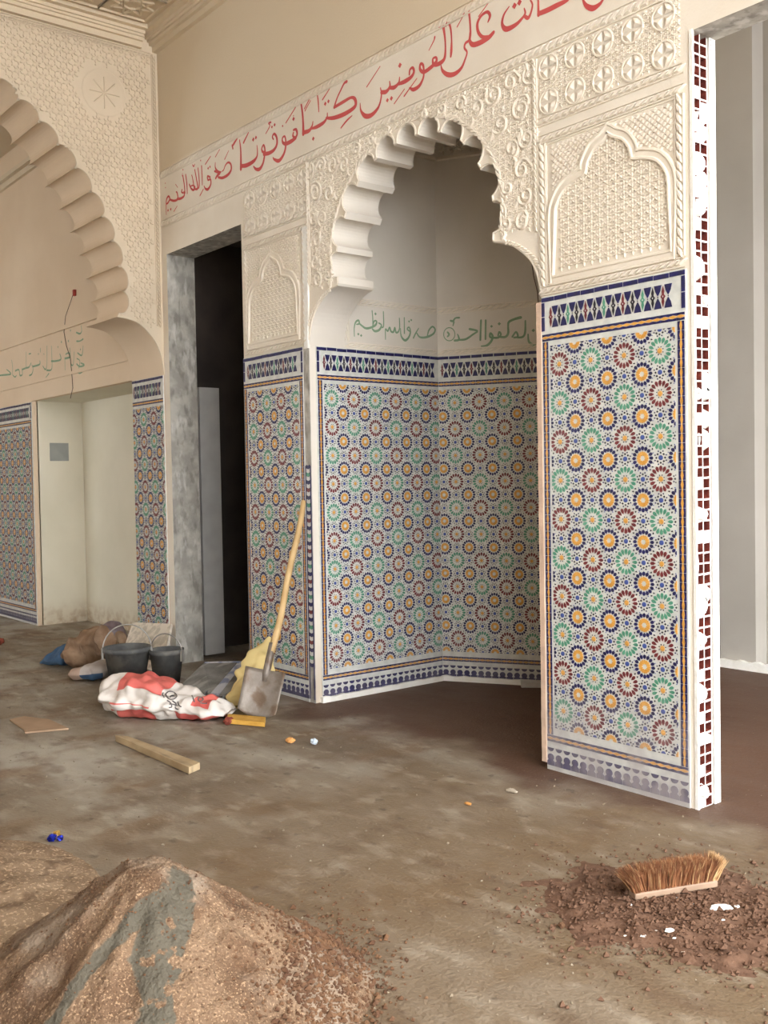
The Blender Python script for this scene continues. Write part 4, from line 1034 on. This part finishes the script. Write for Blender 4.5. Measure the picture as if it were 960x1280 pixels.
mb.add(vs, fs, steel); o = mb.build('blade', SH, smooth=True); sd = o.modifiers.new('solid', 'SOLIDIFY'); sd.thickness = .003
thing(SH, 'square-mouthed shovel with a long wooden handle leaning on the tiled pier', 'shovel')

# generic crumpled closed bag: rings along a path
def bag(name, path, m_fn, seed, rings=26, seg=28, crease=.12, side=None):
    """path: (point, half width, half height, side vector)"""
    P_ = crom([tuple(p)+(w, h) for p, w, h in path], max(2, rings//(len(path)-1))); n = len(P_)
    cen = Vector((sum(p[0] for p in P_)/n, sum(p[1] for p in P_)/n, 0))
    mb = MB(); vs = []
    for i, q in enumerate(P_):
        p = Vector(q[:3]); a = Vector(P_[max(i-1, 0)][:3]); b = Vector(P_[min(i+1, n-1)][:3]); t = (b-a).normalized()
        sd = t.cross(Vector((0, 0, 1))); sd = sd.normalized() if sd.length > .1 else RV.copy()
        if side: sd = (side-t*side.dot(t)).normalized()
        up = sd.cross(t).normalized()
        for k in range(seg):
            an = 2*pi*k/seg; cx_, cy_ = cos(an), sin(an)
            sx = math.copysign(abs(cx_)**.8, cx_)
            v = p+sd*sx*q[3]+up*cy_*q[4]*(1-.45*abs(cx_)**3)
            w_ = v+Vector((noise.noise(v*5), noise.noise(v*5+Vector((9, 0, 0))), 0))*.08
            ns = noise.noise(w_*6+Vector((seed, 0, 0)))*crease*.9+noise.noise(w_*24+Vector((seed, 3, 0)))*crease*.35-(1-2*abs(noise.noise(w_*8+Vector((0, seed, 0)))))*crease*.7+(1-2*abs(noise.noise(w_*15+Vector((0, seed, 4)))))*crease*.35
            v = v+(sd*cx_+up*cy_)*ns*max(q[3], .05)*.8
            v.z = max(v.z, .003+.002*(k % 2)); vs.append(v-cen)
    for i in range(n-1):
        for k in range(seg):
            an = (k+.5)/seg; mb.mi(m_fn(i/(n-1), an))
    fs = {}
    o0 = len(mb.v); mb.v += [tuple(v) for v in vs]
    for i in range(n-1):
        for k in range(seg):
            mb.f.append((i*seg+k, (i+1)*seg+k, (i+1)*seg+(k+1) % seg, i*seg+(k+1) % seg)[::-1]); mb.m.append(mb.mi(m_fn((i+.5)/(n-1), (k+.5)/seg)))
    mb.f.append(tuple(range(seg))[::1]); mb.m.append(mb.mi(m_fn(0, 0))); mb.f.append(tuple((n-1)*seg+q for q in range(seg-1, -1, -1))); mb.m.append(mb.mi(m_fn(1, 0)))
    me = mb.mesh(name, True)
    o = link(name, me, None, Matrix.Translation(cen)); sb_ = o.modifiers.new('sub', 'SUBSURF'); sb_.levels = sb_.render_levels = 1
    return o
bw = mat('bag_white', (226, 220, 214), (208, 200, 192), scale=7, rough=.6, bump=.3, bscale=25); brd = mat('bag_red', (214, 112, 102), (200, 96, 90), scale=7, rough=.6, bump=.3, bscale=25); bk = mat('bag_print', (96, 92, 92), (120, 114, 112), scale=60, rough=.6)
layer(bw, (166, 150, 136), lambda nt: mth(nt, 'MULTIPLY', mrange(nt, wnoise(nt, 8, 6), .56, .7), .5))
def cem(t, a):
    if .26 < t < .50: return brd if (a < .02 or .14 < a < .42 or .60 < a < .92) else bw
    if .70 < t < .80 and .1 < a < .40: return brd
    if t > .62 and .60 < a < .95: return brd
    return bw
e0 = onZ(130, 897); e1 = onZ(283, 905)
cp = [(Vector((e0.x, e0.y, .09)), .09, .07), (e0.lerp(e1, .06)+Vector((0, 0, .10)), .19, .10), (e0.lerp(e1, .25)+Vector((0, 0, .105)), .22, .115), (e0.lerp(e1, .5)+Vector((0, 0, .09)), .21, .10), (e0.lerp(e1, .72)+Vector((0, 0, .07)), .17, .07), (e0.lerp(e1, .93)+Vector((0, 0, .05)), .15, .05), (e0.lerp(e1, 1.0)+Vector((0, 0, .035)), .10, .02)]
off = Vector((-.13, .11, 0))
CB = bag('cement_sack', [(p+off*.7, w, h) for p, w, h in cp], cem, 3, 60, 56, .30)
thing(CB, 'crumpled white and red paper cement sack lying before the buckets', 'sack')
# the black print on the sack, laid on its paper surface
from mathutils.bvhtree import BVHTree
bvh = BVHTree.FromPolygons([CB.matrix_world @ v.co for v in CB.data.vertices], [tuple(p.vertices) for p in CB.data.polygons])
def onbag(x, y):
    d = ray(110+x/3.556, 790+y/3.556).normalized(); h = bvh.ray_cast(O, d); return h[0]-d*.004 if h[0] else None
pm = MB()
for st in ([(345, 262), (360, 250), (385, 256), (395, 272), (378, 284), (356, 280), (345, 262)], [(352, 290), (366, 300), (372, 318), (360, 322)], [(376, 292), (392, 306), (388, 322), (400, 330)], [(400, 296), (404, 312), (414, 318)], [(384, 270), (372, 268), (366, 276)], [(362, 306), (380, 308), (398, 314)],
           [(490, 280), (502, 276), (512, 284), (505, 293), (492, 291), (490, 280)], [(498, 300), (515, 304), (528, 302)], [(462, 268), (468, 282), (474, 298)], [(336, 256), (330, 262), (338, 276)]):
    q = [onbag(x, y+14) for x, y in st]
    if all(q): pm.tube(crom([tuple(v) for v in q], 4), .0035, bk, 5)
if pm.v:
    o = pm.build('printed_logo'); o.data.transform(Matrix.Translation(-CB.matrix_world.translation)); o.parent = CB; o['label'] = 'black outlined print on the sack'
brown = mat('burlap', (160, 134, 110), (126, 100, 78), scale=10, rough=.95, bump=.4, bscale=60); bluec = mat('blue_cloth', (74, 100, 128), (56, 80, 108), scale=10, rough=.9); dirtyw = mat('dirty_white_cloth', (196, 188, 182), (166, 156, 150), scale=8, rough=.9)
pinkc = mat('pinkish_sack', (186, 162, 146), (168, 144, 128), scale=8, rough=.9); dkp = mat('dark_plastic', (88, 74, 76), (120, 104, 106), scale=14, rough=.35)
def G(x, y, z=0): return onZ(x, y, z)
S1 = bag('burlap_sack', [(G(52, 829, .02), .03, .015), (G(70, 823, .06), .10, .06), (G(88, 818, .09), .12, .09), (G(106, 813, .13), .14, .12), (G(122, 807, .17), .13, .13), (G(131, 799, .25), .07, .09)], lambda t, a: bluec if t < .42 else brown, 11, 40, 36, .55)
thing(S1, 'brown burlap sack with a blue lower end, slumped left of the buckets', 'sack')
S2 = bag('cloth_sack', [(G(92, 842, .02), .04, .02), (G(103, 842, .05), .07, .05), (G(114, 840, .06), .08, .06), (G(126, 837, .07), .07, .07), (G(134, 833, .08), .05, .06), (G(138, 830, .08), .03, .04)], lambda t, a: pinkc if t < .25 else (bluec if (t < .55 and a > .5) else dirtyw), 23, 36, 30, .5)
thing(S2, 'dirty white and blue cloth sack lying behind the front bucket', 'sack')
S3 = bag('plastic_bag', [(G(128, 798, .04), .05, .03), (G(134, 796, .12), .10, .11), (G(142, 795, .14), .10, .12), (G(150, 796, .10), .06, .07)], lambda t, a: dkp, 31, 18, 22, .35)
thing(S3, 'small dark crumpled plastic bag behind the burlap sack', 'bag')
S4 = bag('rag', [(G(144, 808, .05), .04, .03), (G(149, 803, .10), .05, .08), (G(153, 799, .14), .04, .05)], lambda t, a: brown, 37, 14, 20, .3)
thing(S4, 'brown rag heaped against the leaning beige board', 'rag')
ys = mat('yellow_sack', (222, 200, 140), (210, 190, 132), scale=7, rough=.7, bump=.3, bscale=25)
ytop = onY(337, 797, D-.10); 
b0 = onZ(306, 886, .01); tp_ = Vector((ytop.x, ytop.y, ytop.z))
S5 = bag('yellow_sack', [(b0, .10, .035), (b0.lerp(tp_, .12)+Vector((0, 0, .01)), .15, .06), (b0.lerp(tp_, .4), .135, .055), (b0.lerp(tp_, .65), .10, .04), (b0.lerp(tp_, .88), .05, .02), (tp_, .012, .008)], lambda t, a: ys, 41, 34, 34, .5, side=RV)
thing(S5, 'pale yellow plastic sack propped behind the shovel against the pier', 'sack')

# buckets
rubber = mat('black_rubber', (104, 104, 102), (76, 76, 76), scale=9, rough=.75, bump=.2); layer(rubber, (130, 126, 118), lambda nt: mth(nt, 'MULTIPLY', mrange(nt, wnoise(nt, 7, 6), .5, .66), .7))
wire = mat('galvanised_wire', (168, 164, 158), (150, 146, 140), rough=.4, metal=.5)
def bucket(px, py, R, Hh, label, a0, tilt):
    p = onZ(px, py); E_ = empty('bucket', (p.x, p.y, 0), a0)
    mb = MB(); seg = 32; prof = [(0, .003), (R*.72, .003), (R*.74, 0), (R*.98, Hh-.03), (R*1.05, Hh-.03), (R*1.06, Hh), (R*.97, Hh), (R*.95, Hh-.02), (R*.71, .012), (0, .012)]
    vs = []
    for r, z in prof:
        for k in range(seg): vs.append((max(r, .001)*cos(2*pi*k/seg)*(1+.02*sin(2*k)), max(r, .001)*sin(2*pi*k/seg), z))
    fs = [(j*seg+k, j*seg+(k+1) % seg, (j+1)*seg+(k+1) % seg, (j+1)*seg+k) for j in range(len(prof)-1) for k in range(seg)]
    mb.add(vs, fs, rubber); mb.build('body', E_, smooth=True)
    mb = MB(); pts = []
    for k in range(17):
        t = pi*k/16; x = -cos(t)*(R*1.06); z = sin(t)*R*1.12; pts.append((x, z*sin(tilt), Hh-.02+z*cos(tilt)))
    mb.tube(pts, .0045, wire, 6); mb.build('handle', E_, smooth=True)
    for s in (-1, 1):
        mb = MB(); mb.box((s*R*1.06-.006, -.018, Hh-.075), (s*R*1.06+.006, .018, Hh-.005), wire); mb.build('handle_lug', E_)
    thing(E_, label, 'bucket'); return E_
ang = math.atan2(RV.y, RV.x)
bucket(160, 858, .145, .26, 'black rubber bucket with wire handle, left of the pair behind the cement sack', ang+.2, .15)
bucket(209, 857, .108, .24, 'dark rubber bucket, right of the pair, beneath the beige board', ang-.3, -.1)
# beige board leaning on the post
bm2 = mat('beige_board', (226, 216, 200), (200, 190, 174), scale=16, rough=.8, contrast=(.45, .55))
q = [(onY(166, 779, D-.035)), (onY(214, 781, D-.04)), (onZ(203, 834, .01)), (onZ(150, 828, .01))]
q = [onY(166, 779, 3.32), onY(214, 781, 3.32), Vector((-6.32, 3.10, .01)), Vector((-6.66, 2.98, .01))]
q[2] = onP(203, 838, Vector((0, 3.12, 0)), Vector((0, 1, 0))); q[3] = onP(151, 822, Vector((0, 3.12, 0)), Vector((0, 1, 0)))
zf = min(q[2].z, q[3].z)
mb = MB(); nn = (q[1]-q[0]).cross(q[3]-q[0]).normalized(); nn = nn if nn.y < 0 else -nn
d3 = (q[3]-q[0]); d2 = (q[2]-q[1]); q[3] = q[0]+d3*((q[0].z-.004)/(q[0].z-q[3].z)); q[2] = q[1]+d2*((q[1].z-.004)/(q[1].z-q[2].z))
vs = q+[v-nn*.018 for v in q]; cen = sum(q, Vector())/4
vs = [v-cen for v in vs]
mb.add(vs, [(0, 3, 2, 1), (4, 5, 6, 7), (0, 1, 5, 4), (1, 2, 6, 5), (2, 3, 7, 6), (3, 0, 4, 7)], bm2)
o = mb.build('leaning_board', mw=Matrix.Translation(cen)); zmn = min((v+cen).z for v in vs)
if zmn < 0: o.location.z -= zmn
thing(o, 'speckled beige board leaning behind the two buckets', 'board')

# dirty slabs before the dark doorway
slm = mat('dirty_slab', (134, 132, 128), (104, 102, 98), scale=9, rough=.6, bump=.2); layer(slm, (160, 158, 152), lambda nt: mth(nt, 'MULTIPLY', mrange(nt, wnoise(nt, 6, 6, stretch=(3, 1, 1)), .52, .66), .7))
slt = mat('slab_backing', (176, 178, 184), (120, 126, 150), scale=12, rough=.5, contrast=(.45, .55))
slab4('tile_slab', [(243, 840, .02), (256, 827, .12), (312, 826, .12), (285, 850, .02)], .014, slt, 'bluish white tile slab, lowest of the pile in front of the doorway', 'slab')
slab4('tile_slab', [(223, 859, .045), (254, 829, .15), (296, 828, .15), (264, 868, .045)], .016, slm, 'large dark grey slab, left of the pile in front of the doorway', 'slab')
slab4('tile_slab', [(262, 868, .05), (296, 829, .165), (306, 829, .165), (275, 869, .05)], .014, slt, 'narrow pale slab strip between the two dark slabs', 'slab')
slab4('tile_slab', [(274, 868, .06), (305, 828, .175), (325, 826, .175), (290, 866, .06)], .016, slm, 'smaller dark grey slab, right of the pile beside the yellow sack', 'slab')
# half pipe
m2 = MB(); vs = []; c = onZ(290, 882); sgl = 12
for j in range(2):
    for k in range(sgl+1):
        a = pi+pi*k/sgl; vs.append((cos(a)*.06, (j-.5)*.24, .062+sin(a)*.06))
m2.add(vs, [(k, k+1, sgl+2+k, sgl+1+k) for k in range(sgl)], mat('grey_pvc', (150, 152, 156), (136, 138, 142), rough=.5))
o = m2.build('half_pipe', mw=Matrix.Translation((c.x-.10, c.y-.06, .0)) @ Matrix.Rotation(.9, 4, 'Z'), smooth=True); o.modifiers.new('s', 'SOLIDIFY').thickness = .004
thing(o, 'short grey half-round pipe piece between the slabs and the yellow sack', 'pipe')
slab4('yellow_lath', [(284, 892, .03), (332, 896, .03), (331, 903, .03), (285, 899, .03)], .025, mat('yellow_foam', (218, 172, 84), (198, 150, 66), rough=.8, scale=14), 'short yellow lath lying at the shovel blade', 'lath')
def lump(name, px, py, s, m, label, cat, sq=(1, 1, .8), seed=1):
    p = onZ(px, py); bm = bmesh.new(); bmesh.ops.create_icosphere(bm, subdivisions=3, radius=s)
    for v in bm.verts:
        k = 1+.45*noise.noise(v.co/s*1.3+Vector((seed, 0, 0)))+.2*noise.noise(v.co/s*3+Vector((seed, 2, 0)))
        v.co = Vector((v.co.x*k*sq[0], v.co.y*k*sq[1], v.co.z*k*sq[2]))
    zm = min(v.co.z for v in bm.verts)
    for v in bm.verts: v.co.z -= zm
    me = bpy.data.meshes.new(name); bm.to_mesh(me); bm.free(); me.materials.append(m)
    return thing(link(name, me, None, Matrix.Translation((p.x, p.y, 0))), label, cat)
lump('brick_lump', 285, 906, .026, terracotta, 'small reddish brown lump at the right end of the cement sack', 'rubble', seed=2)
lump('orange_lump', 363, 929, .022, mat('orange_bit', (212, 158, 96), (196, 140, 80)), 'small orange lump on the floor beside the pale blue one', 'rubble', (1.2, .9, .6), seed=5)
lump('blue_lump', 393, 931, .018, mat('paleblue_bit', (196, 206, 216), (176, 188, 200)), 'small pale blue white lump on the floor before the niche', 'rubble', seed=7)
lump('orange_bit', 585, 1006, .011, mat('orange_bit2', (206, 150, 84)), 'tiny orange bit on the floor left of the right pier', 'rubble', (1.6, .8, .4), seed=8)
lump('stone_bit', 640, 990, .016, mat('stone_bit', (176, 164, 146)), 'flat grey stone at the foot of the sunlit pier', 'rubble', (1.8, .9, .4), seed=9)
lump('brick_scrap', 0, 806, .035, terracotta, 'red brick scrap on the floor at the far left edge', 'brick', seed=12)
lump('floor_pebble', 702, 1160, .010, clod, 'brown pebble left of the swept dirt', 'rubble', seed=14)
# blue and gold foil wrapper
fo = empty('foil_wrapper', tuple(onZ(69, 1052)))
foilb = mat('blue_foil', (40, 52, 170), (28, 38, 130), rough=.25, metal=.6); foilg = mat('gold_foil', (216, 178, 96), (190, 150, 70), rough=.3, metal=.7)
for nm, m, dx, s, sd in (('blue_foil', foilb, -.012, .016, 1), ('blue_foil', foilb, .018, .012, 4), ('gold_foil', foilg, .0, .013, 6)):
    bm = bmesh.new(); bmesh.ops.create_icosphere(bm, subdivisions=2, radius=s)
    for v in bm.verts: v.co *= 1+.7*noise.noise(v.co/s*1.8+Vector((sd, 0, 0))); v.co.z *= .8
    zm = min(v.co.z for v in bm.verts)
    for v in bm.verts: v.co.z -= zm
    me = bpy.data.meshes.new(nm); bm.to_mesh(me); bm.free(); me.materials.append(m)
    link(nm, me, fo, Matrix.Translation(RV*dx+(fw*.02 if m is foilg else Vector())) if True else None)
for c_ in fo.children: c_.location.z = .012 if c_.name.startswith('gold') else 0
thing(fo, 'crumpled blue and gold foil wrapper on the floor at left', 'wrapper')
# white slab in the niche
pn = onZ(660, 853); m2 = MB(); m2.box((-.02, -.08, .0), (.26, .08, .035), mat('white_slab', (206, 204, 200), (190, 188, 184)))
o = m2.build('marble_offcut', mw=Matrix.Translation((onZ(648, 858).x, onZ(648, 858).y+.05, 0)) @ Matrix.Rotation(ang-.1, 4, 'Z')); bpy_bevel(o, .004)
thing(o, 'white stone offcut on the niche floor beside the sunlit pier', 'offcut')
